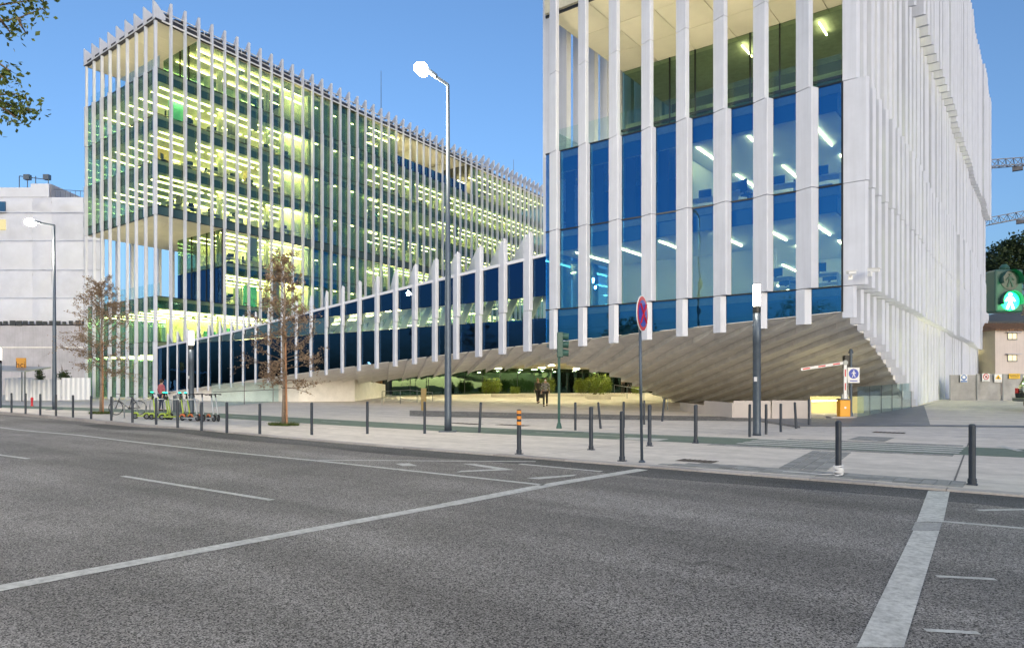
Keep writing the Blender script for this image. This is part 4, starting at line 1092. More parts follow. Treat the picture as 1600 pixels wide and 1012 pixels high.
# barrier
x, y, z = G(1318, 652.5); S = w2c(x, y)[1]/F
e = empty('car_park_barrier', (x, y, z), YAW, label='yellow car park barrier with a raised folding red and white arm', cat='barrier')
m = MB(); m.box(-.65, .45, -.25, .3, .0, .06); m.build('plinth', M['kerb'], e)
m = MB(); m.box(-8.2*S, 8.2*S, -.16, .16, .06, 28*S); m.build('cabinet', MYO if 0 else pm('barrier_yellow', (.80, .36, .02), .45, var=.06), e, bevel=.03)
m = MB(); m.box(-8.6*S, 8.6*S, -.18, .18, 28*S, 30*S); m.build('lid', MP, e, bevel=.01)
m = MB(); m.disc((0, -.165, 16*S), (0, 1, 0), .05, .012, 14); m.build('badge', MWH, e)
m = MB(); m.box(-6*S, -3*S, -.2, -.1, 30*S, 37*S); m.box(3*S, 6*S, -.1, .1, 30*S, 37*S); m.build('arm_bracket', M['metal'], e)
m = MB(); m.bar((0, -.15, 29*S), (0, -.15, 86*S), .13, .05, up=(0, 1, 0)); m.build('lower_arm', MWH, e)
m = MB(); pa = Vector((0, -.15, 86*S)); pb = Vector((-69*S, -.15, 75.5*S)); m.bar(pa, pb, .05, .12); m.build('upper_arm', MWH, e)
m = MB(); m.disc((0, -.15, 86*S), (0, 1, 0), .11, .09, 14); m.build('hinge', M['metal'], e)
m = MB(); m.bar((.17, -.1, 37*S), (.04, -.12, 84*S), .03); m.build('stay', M['metal'], e)
for a in (.25, .62): m = MB(); m.bar((0, -.178, (29+57*a)*S), (0, -.178, (29+57*a+11)*S), .05, .006, up=(0, 1, 0)); m.build('red_stripe', MRED, e)
for a in (.12, .45, .8):
    q = pa.lerp(pb, a); q2 = pa.lerp(pb, min(1, a+.16)); m = MB(); m.bar(q-Vector((0, .028, 0)), q2-Vector((0, .028, 0)), .006, .06); m.build('red_stripe', MRED, e)
# green traffic light post
MG = pm('signal_green', (.025, .085, .07), .45, var=.1)
x, y, z = G(873.5, 669); S = w2c(x, y)[1]/F
e = empty('traffic_light', (x, y, z), YAW, label='dark green post with a traffic light turned to the right', cat='traffic light')
m = MB(); m.lathe([(.11, 0), (.11, .04), (.06, .22), (.05, .24), (.05, 149*S)], 14); m.build('post', MG, e)
m = MB(); m.box(-3*S, 6*S, -.14, .14, 111*S, 150*S); m.build('housing', MG, e, bevel=.02)
for zz in (144, 131, 118):
    m = MB(); m.tube([(6*S, 0, zz*S), (15*S, -.02, zz*S-.02)], .125, 14, cap=False); m.build('visor', MG, e)
    m = MB(); m.disc((6.5*S, 0, zz*S), (1, 0, 0), .1, .02, 14); m.build('lens', M['frame'], e)
# pedestrian signal hanging in at the right edge, green man lit
x, y = c2w((1573-800)/F*10.2, 10.2); zc = CH+(603-455)*10.2/F
e = empty('pedestrian_signal', (*c2w((1660-800)/F*10.2, 10.2), 0), YAW, label='pedestrian signal with a lit green walking figure at the right edge', cat='traffic light')
ox = -(1660-1573)/F*10.2
m = MB(); m.tube([(0, 0, 0), (0, 0, 4.2)], .06, 14); m.lathe([(.12, 0), (.12, .03), (.07, .2)], 14); m.build('post', MG, e)
m = MB(); m.box(ox-.21, ox+.21, -.06, .16, zc-.32, zc+.32); m.build('housing', MG, e, bevel=.03)
m = MB(); m.bar((ox+.2, .05, zc+.2), (0, .05, zc+.2), .05); m.bar((ox+.2, .05, zc-.2), (0, .05, zc-.2), .05); m.build('bracket', MG, e)
for zz in (.155, -.155):
    m = MB(); 
    n = 16; r = .15; vs = []; fs = []
    for j, yy in enumerate((-.06, -.15)):
        for i in range(n+1):
            t = R(-20)+R(220)*i/n; vs.append((ox+r*math.cos(t), yy, zc+zz+r*math.sin(t)))
    fs = [(i, i+1, n+2+i, n+1+i) for i in range(n)]; m.add(vs, fs); m.build('visor', MG, e)
    m = MB(); m.disc((ox, -.065, zc+zz), (0, 1, 0), .14, .01, 24); m.build('lens', pm('dark_lens', (.01, .03, .025), .2) if zz > 0 else em('green_glow', (.0, 1, .22), 1.3), e)
walker(ox, -.072, zc-.155, .235, em('green_man', (.75, 1, .85), 3), e); walker(ox, -.072, zc+.155, .2, pm('unlit_man', (.02, .05, .045), .5), e)
m = MB(); m.lathe([(.06, 0), (.07, .03), (.03, .08)], 12, (ox, .05, zc+.33)); m.build('cap', MG, e)
li = bpy.data.lights.new('signal_light', 'POINT'); li.energy = 2.5; li.color = (.05, 1, .3); li.shadow_soft_size = .12
lo = bpy.data.objects.new('signal_light', li); C.objects.link(lo); lo.parent = e; lo.location = (ox, -.35, zc-.155)
# wall cameras on the right block corner
def wallcam(px, py, Y, rz, label):
    x, y, z = W(px, py, Y); e = empty('security_camera', (x, y, z), rz, label=label, cat='camera')
    m = MB(); m.bar((0, .12, -.12), (0, .02, .0), .05); m.box(-.08, .08, .1, .16, -.2, -.05); m.build('bracket', MWH, e)
    m = MB(); m.bar((-.22, -.1, .02), (.16, .05, .06), .13, .11); m.build('body', MWH, e, bevel=.02)
    m = MB(); m.bar((-.27, -.12, .09), (.17, .05, .13), .16, .02); m.build('sun_shield', MWH, e); return e
wallcam(1331, 428, 25.9, YAW, 'white security camera on the corner panel, pointing left'); wallcam(1363, 424, 25.7, YAW+2.0, 'white security camera on the blade edge, right of the first camera')
# ------------------------------------------------------------ trees and plants
MBARK = pm('pale_bark', (.26, .21, .17), .9, var=.25, vscale=12, bump=.5, bscale=40)
MBR2 = pm('brown_twig', (.13, .085, .055), .9, var=.3, vscale=10)
MSTAKE = pm('stake_wood', (.33, .17, .09), .8, var=.2, vscale=10)
def leafmat(name, c1, c2):
    m, t, b = newmat(name); N = t.nodes; L = t.links; g = N.new('ShaderNodeNewGeometry')
    n = N.new('ShaderNodeTexNoise'); n.inputs['Scale'].default_value = 1.7; L.new(g.outputs['Position'], n.inputs['Vector'])
    n3 = N.new('ShaderNodeTexNoise'); n3.inputs['Scale'].default_value = 40; L.new(g.outputs['Position'], n3.inputs['Vector'])
    ad = N.new('ShaderNodeMath'); ad.operation = 'MULTIPLY_ADD'; ad.inputs[1].default_value = .7; L.new(n3.outputs[0], ad.inputs[0]); 
    m2 = N.new('ShaderNodeMath'); m2.operation = 'MULTIPLY'; m2.inputs[1].default_value = .5; L.new(n.outputs[0], m2.inputs[0]); L.new(m2.outputs[0], ad.inputs[2])
    cr = N.new('ShaderNodeValToRGB'); cr.color_ramp.elements[0].position = .42; cr.color_ramp.elements[0].color = (*c1, 1); cr.color_ramp.elements[1].position = .75; cr.color_ramp.elements[1].color = (*c2, 1)
    L.new(ad.outputs[0], cr.inputs[0]); L.new(cr.outputs[0], b.inputs['Base Color']); b.inputs['Roughness'].default_value = .6
    tr = N.new('ShaderNodeBsdfTranslucent'); L.new(cr.outputs[0], tr.inputs[0]); mx = N.new('ShaderNodeMixShader'); mx.inputs[0].default_value = .3
    o = [x for x in N if x.type == 'OUTPUT_MATERIAL'][0]; L.new(b.outputs[0], mx.inputs[1]); L.new(tr.outputs[0], mx.inputs[2]); L.new(mx.outputs[0], o.inputs[0]); return m
ML_B = leafmat('dry_leaves', (.15, .105, .07), (.36, .25, .155))
ML_G = leafmat('green_leaves', (.03, .06, .012), (.13, .17, .03))
ML_H = leafmat('hedge_leaves', (.05, .10, .012), (.25, .30, .04))
ML_D = leafmat('dark_leaves', (.015, .035, .012), (.07, .10, .03))
def leaf(m, p, s, rnd):
    a = Vector((rnd.gauss(0, 1), rnd.gauss(0, 1), rnd.gauss(0, .7))).normalized(); b = a.cross(Vector((rnd.gauss(0, 1), rnd.gauss(0, 1), rnd.gauss(0, 1)))).normalized()
    m.add([p, p+a*s*.5+b*s*.28, p+a*s, p+a*s*.5-b*s*.28], [(0, 1, 2, 3)])
def grow(m, lv, p, d, L, r, depth, rnd, leafs, spread=.5, up=.15, nseg=3, lsize=.06, ln=5):
    pts = [p]; rs = [r]; q = Vector(p); dd = Vector(d)
    for i in range(nseg):
        dd = (dd+Vector((rnd.gauss(0, .13), rnd.gauss(0, .13), rnd.gauss(0, .1)+up*.25))).normalized(); q = q+dd*L/nseg; pts.append(q.copy()); rs.append(r*(1-.55*(i+1)/nseg))
    m.tube(pts, rs, 5 if depth > 1 else 3, cap=False)
    if depth <= 1:
        for i in range(ln):
            t = rnd.random(); a = pts[min(nseg-1, int(t*nseg))].lerp(pts[min(nseg, int(t*nseg)+1)], (t*nseg) % 1)
            leaf(lv, a+Vector((rnd.gauss(0, .03), rnd.gauss(0, .03), rnd.gauss(0, .03))), lsize*rnd.uniform(.6, 1.3), rnd)
    if depth > 0:
        n = 3 if depth > 2 else 4
        for i in range(n):
            t = .35+.65*(i+rnd.random())/n; k = min(nseg-1, int(t*nseg)); a = pts[k].lerp(pts[k+1], min(1, t*nseg-k))
            v = Vector((rnd.gauss(0, 1), rnd.gauss(0, 1), rnd.gauss(0, .5))); v = (v-dd*v.dot(dd)).normalized()
            grow(m, lv, a, (dd+v*spread*rnd.uniform(.7, 1.5)).normalized(), L*rnd.uniform(.5, .72), r*.45, depth-1, rnd, leafs, spread, up, nseg, lsize, ln)
def street_tree(px, py, H, Rr, label, seed, cb):
    rnd = random.Random(seed); x, y, z = G(px, py); e = empty('young_street_tree', (x, y, z), 0, label=label, cat='tree', group='staked young street trees')
    m = MB(); lv = MB(); tr = [(0, 0, 0), (.03, .02, H*.25), (-.02, .0, H*.5), (.05, .03, H*.75), (.02, 0, H*.97)]
    m.tube(tr, [.085, .07, .055, .035, .01], 9); m.build('trunk', MBARK, e, smooth=True)
    m = MB()
    for i in range(56):
        t = cb+(.96-cb)*i/55; h = H*t; q = (t-cb)/(1-cb)
        a = i*2.4+rnd.random(); Lb = Rr*(1.0-q*.72)*rnd.uniform(.55, 1.1)*(1 if q > .12 else .85)
        d = Vector((math.cos(a), math.sin(a), .12+q*.9)).normalized()
        grow(m, lv, Vector((0.02, 0, h)), d, Lb*.62, .02*(1.1-q*.6), 2, rnd, True, .55, -.1 if q < .2 else .1, 3, .085, 6)
    m.build('branches', MBR2, e); lv.build('foliage', ML_B, e, kind='stuff')
    for sx, sy, hh in ((.16, .03, H*.55), (-.22, .1, H*.42) if seed == 3 else (.3, -.05, H*.40)):
        m = MB(); m.tube([(sx, sy, 0), (sx*.6, sy*.6, hh)], .035, 8); m.build('stake', MSTAKE, e)
    m = MB()
    for hz in (H*.22, H*.36): m.ring((.08, .02, hz), (0, 0, 1), .13, .012, 12, 5)
    m.build('tie', M['frame'], e)
    g = MB()
    for i in range(1500):
        a = rnd.uniform(0, 6.28); rr = .62*math.sqrt(rnd.random()); p = Vector((rr*math.cos(a)*1.2, rr*math.sin(a)*.8, 0)); h = rnd.uniform(.04, .16)
        v = Vector((rnd.gauss(0, .05), rnd.gauss(0, .05), h)); s = Vector((math.cos(a*3), math.sin(a*3), 0))*.008; g.add([p-s, p+s, p+v], [(0, 1, 2)])
    g.build('grass_tuft', ML_G, e, kind='stuff'); return e
street_tree(158, 646, 6.5, 2.8, 'smaller looking staked tree with brown leaves, beside the bicycle at left', 3, .30)
street_tree(443, 664, 6.6, 2.2, 'staked young tree with sparse brown leaves between two bollards before the link', 11, .22)
def leafcloud(m, c, rx, ry, rz, n, s, rnd):
    c = Vector(c)
    for i in range(n):
        v = Vector((rnd.gauss(0, 1), rnd.gauss(0, 1), rnd.gauss(0, 1))).normalized()*rnd.uniform(.55, 1.08)*(1+.15*math.sin(7*rnd.random()))
        leaf(m, c+Vector((v.x*rx, v.y*ry, v.z*rz)), s*rnd.uniform(.6, 1.4), rnd)
def bush(px, py, w_, h, label, seed, planter=None, name='hedge_bush', mat=None, leafs=.10, off=0):
    rnd = random.Random(seed); x, y, z = W(px, py, off); S = off/F; w_ *= S; h *= S
    e = empty(name, (x, y, z), YAW, label=label, cat='shrub', group='green shrubs on the plaza')
    m = MB()
    for i in range(7): m.tube([(rnd.uniform(-w_/3, w_/3), rnd.uniform(-.2, .2), 0), (rnd.uniform(-w_/2.5, w_/2.5), rnd.uniform(-.3, .3), h*.8)], [.03, .01], 5)
    m.build('stems', MBR2, e)
    m = MB(); nb = 7
    for i in range(nb):
        leafcloud(m, ((i/(nb-1)-.5)*w_*.8, rnd.uniform(-.2, .2), h*rnd.uniform(.4, .56)), w_*.17, .5, h*.46, 420, leafs, rnd)
    for i in range(14):     # shoots breaking the outline
        xx = rnd.uniform(-w_/2, w_/2)
        for j in range(8): leaf(m, Vector((xx+rnd.gauss(0, .05), rnd.gauss(0, .2), h*rnd.uniform(.85, 1.1))), leafs, rnd)
    m.build('foliage', mat or ML_H, e, kind='stuff'); return e
def planter(px, py, w_, h, dep, label, rz=YAW):
    Yp = 52 if py > 622 else 57; x, y = c2w((px-800)/F*Yp, Yp); z = gz(x, y); S = Yp/F; h = (CH-(py-h-HOR)*S-z)/S
    m = MB(); a = w_*S/2; m.box(-a, a, -.0, dep, -.1, h*S); o = m.build('planter_wall', M['concrete'], bevel=.02, label=label, cat='planter', group='low planters on the plaza'); o.location = (x, y, z); o.rotation_euler.z = rz; return o
planter(937, 624, 36, 7.5, 2.2, 'low stone planter below the tallest hedge on the plaza'); bush(937, 616.5, 34, 31, 'tallest bright green hedge, standing in a low planter on the plaza', 1, off=53)
planter2 = planter(872, 621, 210, 6, 1.6, 'long low stone planter wall behind the walking couple'); bush(908, 613.5, 20, 21, 'square green hedge left of the tallest hedge', 2, off=58)
bush(852, 613.5, 28, 22, 'green shrub directly behind the walking couple', 4, off=58); bush(768, 614, 28, 22, 'yellow green shrub before the dark lobby glass, left of the couple', 5, off=58)
bush(805, 614, 12, 9, 'small dark shrub low behind the glass balustrade', 6, off=58); bush(996, 613.5, 16, 10, 'low shrub at the foot of the ribbed hull', 7, off=58)
# far trees reflected and seen on the right behind the house
def big_tree(X, Y, z0, H, Rr, label, seed, mat, n=9000, ls=.5):
    rnd = random.Random(seed); x, y = c2w(X, Y); e = empty('broadleaf_tree', (x, y, z0), 0, label=label, cat='tree', group='leafy trees in the background')
    m = MB(); lv = MB(); m.tube([(0, 0, 0), (.2, 0, H*.3), (0, .2, H*.6), (.1, 0, H*.85)], [.35, .28, .18, .06], 8); m.build('trunk', MBARK, e)
    m = MB()
    for i in range(16):
        a = i*2.4; h = H*(.35+.5*i/16); r = Rr*math.sin(math.pi*(.25+.65*i/16)); q = (r*math.cos(a)*.75, r*math.sin(a)*.75, h+H*.12)
        m.tube([(0, 0, h-.5), (q[0]*.5, q[1]*.5, h+.3), q], [.12, .08, .03], 5)
        leafcloud(lv, q, Rr*.42, Rr*.42, H*.13, n//16, ls, rnd)
    m.build('branches', MBARK, e); lv.build('foliage', mat, e, kind='stuff'); return e
big_tree(75, 100, 12, 11, 5.5, 'dark leafy tree on the slope behind the house at right', 21, ML_D)
big_tree(83, 98, 13, 11, 6, 'tallest dark tree at the right edge above the pedestrian signal', 22, ML_D); big_tree(96, 110, 13, 12, 6, 'dark tree beyond the right edge of the slope', 23, ML_D)
# row of trees across the road behind the camera, seen in the glass
for i, (x, y, h) in enumerate(((-42, -24, 10), (-24, -27, 8.5), (-8, -25, 9), (10, -28, 9.5))):
    X, Y = w2c(x, y); big_tree(X, Y, 0, h, 3.6, ['leafy tree across the road, far left of the viewer', 'leafy tree across the road, left of the viewer', 'leafy tree across the road behind the viewer', 'leafy tree across the road, right of the viewer'][i], 30+i, ML_D, 3500, .4)
# near tree hanging in at the upper left
e = empty('overhanging_tree', (*c2w(-12.5, 8.5), 0), 0, label='near tree whose leafy twigs hang into the upper left corner', cat='tree')
rx, ry = c2w(-12.5, 8.5); rnd = random.Random(5)
m = MB(); m.tube([(0, 0, -.1), (.1, .1, 2.4), (.2, 0, 5.5), (.1, .2, 7.5)], [.2, .17, .13, .05], 10); m.build('trunk', MBARK, e)
tw = MB(); lv = MB()
def loc(px, py, Y): a = W(px, py, Y); return Vector((a[0]-rx, a[1]-ry, a[2]))
def hang(pts, Y, nl, s=.075):
    P_ = [loc(px, py, Y+rnd.uniform(-.2, .2)) for px, py in pts]; tw.tube(P_, [.02-.016*i/(len(P_)-1) for i in range(len(P_))], 5)
    for i in range(nl):
        t = rnd.random()**.7*(len(P_)-1); k = min(len(P_)-2, int(t)); a = P_[k].lerp(P_[k+1], t-k)
        leaf(lv, a+Vector((rnd.gauss(0, .07), rnd.gauss(0, .07), rnd.gauss(-.02, .07))), s*rnd.uniform(.7, 1.3), rnd)
st = (-420, 60)
hang([(-420, 120), (-120, 60), (0, 34), (30, 28), (70, 12)], 8.5, 150); hang([(-380, 60), (-90, 30), (0, 8), (40, 2), (68, -4)], 8.6, 170); hang([(0, 30), (10, 42), (18, 55)], 8.5, 26); hang([(28, 28), (34, 42), (42, 54)], 8.5, 22)
hang([(-300, 100), (-60, 88), (0, 100), (14, 110), (27, 117)], 8.7, 85); hang([(-60, 100), (0, 118), (12, 128)], 8.7, 45)
hang([(-300, 190), (-80, 165), (0, 158), (30, 172), (57, 172)], 8.8, 170); hang([(-80, 160), (-10, 150), (20, 146), (26, 148)], 8.8, 70); hang([(0, 165), (20, 180), (34, 190)], 8.8, 50); hang([(30, 150), (40, 152), (44, 168)], 8.8, 18)
hang([(-200, 230), (-40, 210), (0, 203)], 8.8, 30)
tw.build('branches', MBR2, e); lv.build('foliage', ML_G, e, kind='stuff')
# thicker leaf mass left of the frame so the tree is whole
lv = MB(); leafcloud(lv, (.3, 0, 7.3), 2.2, 2.4, 1.7, 5000, .1, rnd); lv.build('crown', ML_G, e, kind='stuff')

# ------------------------------------------------------------ people
SKIN = pm('skin', (.45, .27, .19), .6); HAIR = pm('dark_hair', (.03, .02, .015), .8); HAIR2 = pm('blond_hair', (.40, .27, .13), .8)
def skin(name, verts, edges_, radii, mat, parent, sub=1):
    me = bpy.data.meshes.new(name); me.from_pydata(verts, edges_, []); me.materials.append(mat); o = bpy.data.objects.new(name, me); C.objects.link(o); o.parent = parent
    sk = o.modifiers.new('skin', 'SKIN'); sk.use_smooth_shade = True
    me.skin_vertices.new() if not me.skin_vertices else None
    for i, r in enumerate(radii): me.skin_vertices[0].data[i].radius = r if isinstance(r, tuple) else (r, r)
    me.skin_vertices[0].data[0].use_root = True
    s = o.modifiers.new('sub', 'SUBSURF'); s.levels = sub; s.render_levels = sub; return o
def person(px, Yp, H, label, rz, top, trousers, hair, stride=.18, bag=None, mask=False, arms='walk', group='people on the plaza'):
    x, y = c2w((px-800)/F*Yp, Yp); z = gz(x, y); e = empty('person', (x, y, z), rz, label=label, cat='person', group=group); k = H/1.75; e.scale = (k, k, k)
    s = stride
    fl, fr = Vector((-.10, -s, .06)), Vector((.10, s, .06)); kl, kr = Vector((-.10, -s*.7, .50)), Vector((.10, s*.25, .50))
    if s > .1: fr.z = .10
    V = [(0, 0, .95), (0, 0, 1.12), (0, 0, 1.30), (0, -.0, 1.44), (0, -.01, 1.53), (0, -.02, 1.63), (0, -.015, 1.70),
         (-.10, 0, .90), kl, fl, fl+Vector((0, -.15, -.02)), (.10, 0, .90), kr, fr, fr+Vector((0, -.15, -.02))]
    E = [(0, 1), (1, 2), (2, 3), (3, 4), (4, 5), (5, 6), (0, 7), (7, 8), (8, 9), (9, 10), (0, 11), (11, 12), (12, 13), (13, 14)]
    Rr = [(.13, .10), (.12, .09), (.15, .10), (.07, .06), (.052, .055), (.078, .095), (.055, .07), .085, .055, .04, .035, .085, .055, .04, .035]
    swing = .16 if arms == 'walk' else .02
    for sx in (-1, 1):
        n = len(V); dy = swing*sx
        if arms == 'front': pa = [(sx*.18, 0, 1.40), (sx*.26, .0, 1.12), (sx*.10, -.2, 1.10), (sx*.04, -.24, 1.12)]
        else: pa = [(sx*.18, 0, 1.40), (sx*.24, dy*.2, 1.13), (sx*.24, -.06-dy*.8, .90), (sx*.23, -.08-dy, .82)]
        V += pa; E += [(3, n), (n, n+1), (n+1, n+2), (n+2, n+3)]; Rr += [.055, .043, .033, (.022, .035)]
        for f in range(4):      # fingers
            m0 = Vector(pa[3]); i0 = len(V); V.append(m0+Vector((0, (f-1.5)*.02, -.05))); V.append(m0+Vector((-sx*.012, (f-1.5)*.022-.004, -.09+.006*abs(f-1.5)))); E += [(n+3, i0), (i0, i0+1)]; Rr += [.009, .008]
        i0 = len(V); V.append(m0+Vector((-sx*.01, -.045, -.03))); E.append((n+3, i0)); Rr.append(.009)
    skin('body', V, E, Rr, SKIN, e)
    # coat and trousers follow the body
    Vc = [(0, 0, .86), (0, 0, 1.05), (0, 0, 1.32), (0, 0, 1.44)]; Ec = [(0, 1), (1, 2), (2, 3)]; Rc = [(.165, .13), (.15, .115), (.175, .12), (.09, .08)]
    for sx in (-1, 1):
        n = len(Vc); dy = swing*sx
        pa = [(sx*.18, 0, 1.40), (sx*.26, .0, 1.12), (sx*.13, -.18, 1.10)] if arms == 'front' else [(sx*.18, 0, 1.40), (sx*.245, dy*.2, 1.13), (sx*.24, -.055-dy*.7, .92)]
        Vc += pa; Ec += [(3, n), (n, n+1), (n+1, n+2)]; Rc += [.068, .058, .048]
    skin('coat', Vc, Ec, Rc, top, e)
    skin('trousers', [(0, 0, .93), (-.10, 0, .86), kl, fl+Vector((0, .01, .03)), (.10, 0, .86), kr, fr+Vector((0, .01, .03))], [(0, 1), (1, 2), (2, 3), (0, 4), (4, 5), (5, 6)], [(.15, .12), .105, .075, .062, .105, .075, .062], trousers, e)
    for f in (fl, fr):
        m = MB(); m.bar(f+Vector((0, .06, -.025)), f+Vector((0, -.19, -.03)), .095, .075); m.build('shoe', M['frame'], e, bevel=.02)
    m = MB(); 
    vs = []; n1 = 10
    m.tube([(0, .01, 1.56), (0, .02, 1.64), (0, .012, 1.72), (0, 0, 1.765)], [.075, .103, .088, .03], 12); m.build('hair', hair, e, smooth=True)
    if mask: m = MB(); m.box(-.055, .055, -.135, -.10, 1.56, 1.63); m.build('face_mask', MWH, e, bevel=.012)
    else:
        m = MB(); m.box(-.012, .012, -.135, -.11, 1.60, 1.64); m.build('nose', SKIN, e, bevel=.004)
    m = MB(); [m.disc((sx*.032, -.112, 1.655), (0, 1, 0), .012, .01, 8) for sx in (-1, 1)]; m.build('eyes', M['frame'], e)
    if bag: m = MB(); m.box(.17, .29, -.25, .09, .36, .66); m.ring((.23, -.08, .70), (1, 0, 0), .11, .012, 14, 5); m.build('handbag', bag, e, bevel=.03)
    return e
CK, t_, b_ = newmat('checked_coat'); ck = t_.nodes.new('ShaderNodeTexChecker'); ck.inputs['Scale'].default_value = 11; ck.inputs[1].default_value = (.30, .29, .27, 1); ck.inputs[2].default_value = (.06, .06, .06, 1)
tcc = t_.nodes.new('ShaderNodeTexCoord'); t_.links.new(tcc.outputs['Object'], ck.inputs[0]); t_.links.new(ck.outputs[0], b_.inputs['Base Color']); b_.inputs['Roughness'].default_value = .8
BLKC = pm('black_cloth', (.015, .015, .017), .85); DKC = pm('dark_coat', (.045, .04, .035), .85); REDC = pm('pink_jacket', (.38, .10, .13), .8); BLUC = pm('navy_trousers', (.03, .04, .08), .85)
person(852, 42.5, 1.78, 'man in a checked coat and pale face mask walking on the plaza', YAW, CK, BLKC, HAIR, mask=True)
person(840.5, 46.5, 1.68, 'fair haired woman in a dark coat with a handbag walking beside the man', YAW+.3, DKC, BLKC, HAIR2, bag=BLKC)
person(973, 68, 1.80, 'person in black clothes holding something before the chest near the hull', YAW, BLKC, BLKC, HAIR, .05, arms='front')
person(983.5, 70, 1.45, 'smallest far figure in dark clothes right of the person in black', YAW, BLKC, BLKC, HAIR, .05)
person(252, 37, 1.72, 'person in a pink jacket standing behind the green scooters', YAW+2.6, REDC, BLUC, HAIR, .05)

# ------------------------------------------------------------ scooters, bicycle, racks
RUB = pm('black_rubber', (.018, .018, .02), .8); LIME = pm('lime_paint', (.36, .48, .07), .4); SGR = pm('scooter_grey', (.42, .45, .47), .35, metal=.2); GLG = em('scooter_green_light', (.0, 1, .45), 1.5); ORG = pm('orange_trim', (.6, .16, .05), .5)
def scooter(frame_mat, green):
    e = empty('electric_scooter')
    for nm, xx in (('wheel', .0), ('wheel', .88)):
        m = MB(); m.ring((xx, 0, .12), (0, 1, 0), .095, .028, 20, 8); wl = m.build(nm, RUB, e, smooth=True)
        m = MB(); m.disc((xx, 0, .12), (0, 1, 0), .055, .05, 14); m.build('hub', M['metal'], wl)
    m = MB(); m.box(.12, .74, -.085, .085, .10, .15); m.bar((.72, 0, .13), (.90, 0, .22), .06, .04); dk = m.build('deck', frame_mat, e, bevel=.015)
    m = MB(); m.box(.16, .7, -.075, .075, .15, .158); m.build('grip_mat', RUB, dk)
    m = MB(); m.tube([(.80, 0, .16), (.86, 0, .30), (.74, 0, 1.02)], [.03, .035, .025], 10); st_ = m.build('stem', frame_mat, e, smooth=True)
    m = MB(); m.tube([(.745, 0, .98), (.72, 0, 1.12)], .028, 8); m.tube([(.70, -.25, 1.10), (.73, 0, 1.13), (.70, .25, 1.10)], .017, 8); hb = m.build('handlebar', RUB, e)
    m = MB(); m.tube([(.70, -.26, 1.10), (.70, -.15, 1.11)], .024, 8); m.tube([(.70, .26, 1.10), (.70, .15, 1.11)], .024, 8); m.build('grips', RUB, hb)
    m = MB(); m.tube([(-.12, 0, .19), (-.04, 0, .255), (.08, 0, .26), (.16, 0, .17)], .04, 6); m.build('rear_fender', frame_mat if green else ORG, e)
    m = MB(); m.tube([(.80, 0, .255), (.90, 0, .26), (.98, 0, .20)], .035, 6); m.build('front_fender', RUB, e)
    m = MB(); m.tube([(.3, .08, .1), (.33, .2, .0)], .01, 5); m.build('kickstand', M['metal'], e)
    if green: m = MB(); m.disc((.70, 0, 1.15), (0, 0, 1), .05, .05, 12); m.build('status_light', GLG, e); m = MB(); m.box(.7, .78, -.04, .04, .84, .98); m.build('display_box', RUB, e, bevel=.01)
    return e
lime = scooter(LIME, True); grey = scooter(SGR, False); ul = ug = False
for i, (px, py, rz, gr, lb) in enumerate(((211, 654, .0, 1, 'lime green scooter, leftmost, its lit handlebar over the rack'), (229, 654.5, .15, 1, 'lime green scooter, second from the left beside the rack hoop'), (237, 655, -.1, 1, 'lime green scooter in the middle of the rack, lit handlebar'), (253, 655.5, .1, 1, 'lime green scooter right of centre with a bright deck'), (262, 655, .25, 1, 'rightmost lime green scooter beside the grey ones'),
    (285, 657, -.35, 0, 'grey scooter nearest the green scooters'), (297, 657, -.45, 0, 'grey scooter second from the lime ones'), (310, 657.5, -.35, 0, 'grey scooter between two others, stem leaning left'), (326, 657, -.6, 0, 'grey scooter furthest right in the group'))):
    if gr: o = copy_tree(lime) if ul else lime; ul = True
    else: o = copy_tree(grey) if ug else grey; ug = True
    x, y, z = G(px, py); o.location = (x, y, z); o.rotation_euler = (.05*((i*7) % 3-1), 0, YAW+rz*1.2); tag(o, lb, 'scooter', 'lime green scooters at the rack' if gr else 'grey scooters beside the rack')
def rack():
    e = empty('bicycle_rack'); m = MB(); m.tube([(-.42, 0, 0), (-.42, 0, .72), (-.38, 0, .82), (-.28, 0, .86), (.28, 0, .86), (.38, 0, .82), (.42, 0, .72), (.42, 0, 0)], .024, 8); m.build('hoop', M['rail'] if 0 else pm('galvanised', (.42, .44, .46), .35, metal=.8), e, smooth=True)
    m = MB(); [m.lathe([(.06, 0), (.06, .012)], 10, (sx*.42, 0, 0)) for sx in (-1, 1)]; m.build('foot', M['metal'], e); return e
r0 = rack()
for i, (px, py) in enumerate(((192, 650), (211, 652.5), (231, 653), (251, 654), (273, 655), (296, 655))):
    o = r0 if i == 0 else copy_tree(r0); x, y, z = G(px, py); o.location = (x, y, z); o.rotation_euler.z = YAW+.35; tag(o, 'galvanised hoop bicycle rack, %s hoop from the left' % ORD[i], 'bicycle rack', 'galvanised bicycle hoops in a row')
x, y, z = G(200, 648); e = empty('bicycle', (x, y, z), YAW+.1, label='dark bicycle leaning at the rack left of the scooters', cat='bicycle')
for xx in (-.55, .52):
    m = MB(); m.ring((xx, 0, .34), (0, 1, 0), .32, .019, 30, 6); m.build('tyre', RUB, e); m = MB()
    for i in range(12): a = i*math.pi/6; m.bar((xx, 0, .34), (xx+.31*math.cos(a), 0, .34+.31*math.sin(a)), .004)
    m.disc((xx, 0, .34), (0, 1, 0), .03, .09, 10); m.build('spokes', M['metal'], e)
m = MB(); Pn = {'h': (-.38, 0, .82), 'h2': (-.42, 0, .70), 's': (.18, 0, .86), 'b': (.06, 0, .30), 'r': (.52, 0, .34), 'f': (-.55, 0, .34)}
for a, b2 in (('h', 's'), ('h2', 'b'), ('s', 'b'), ('s', 'r'), ('b', 'r'), ('h2', 'f'), ('h', 'h2')): m.tube([Pn[a], Pn[b2]], .018, 8)
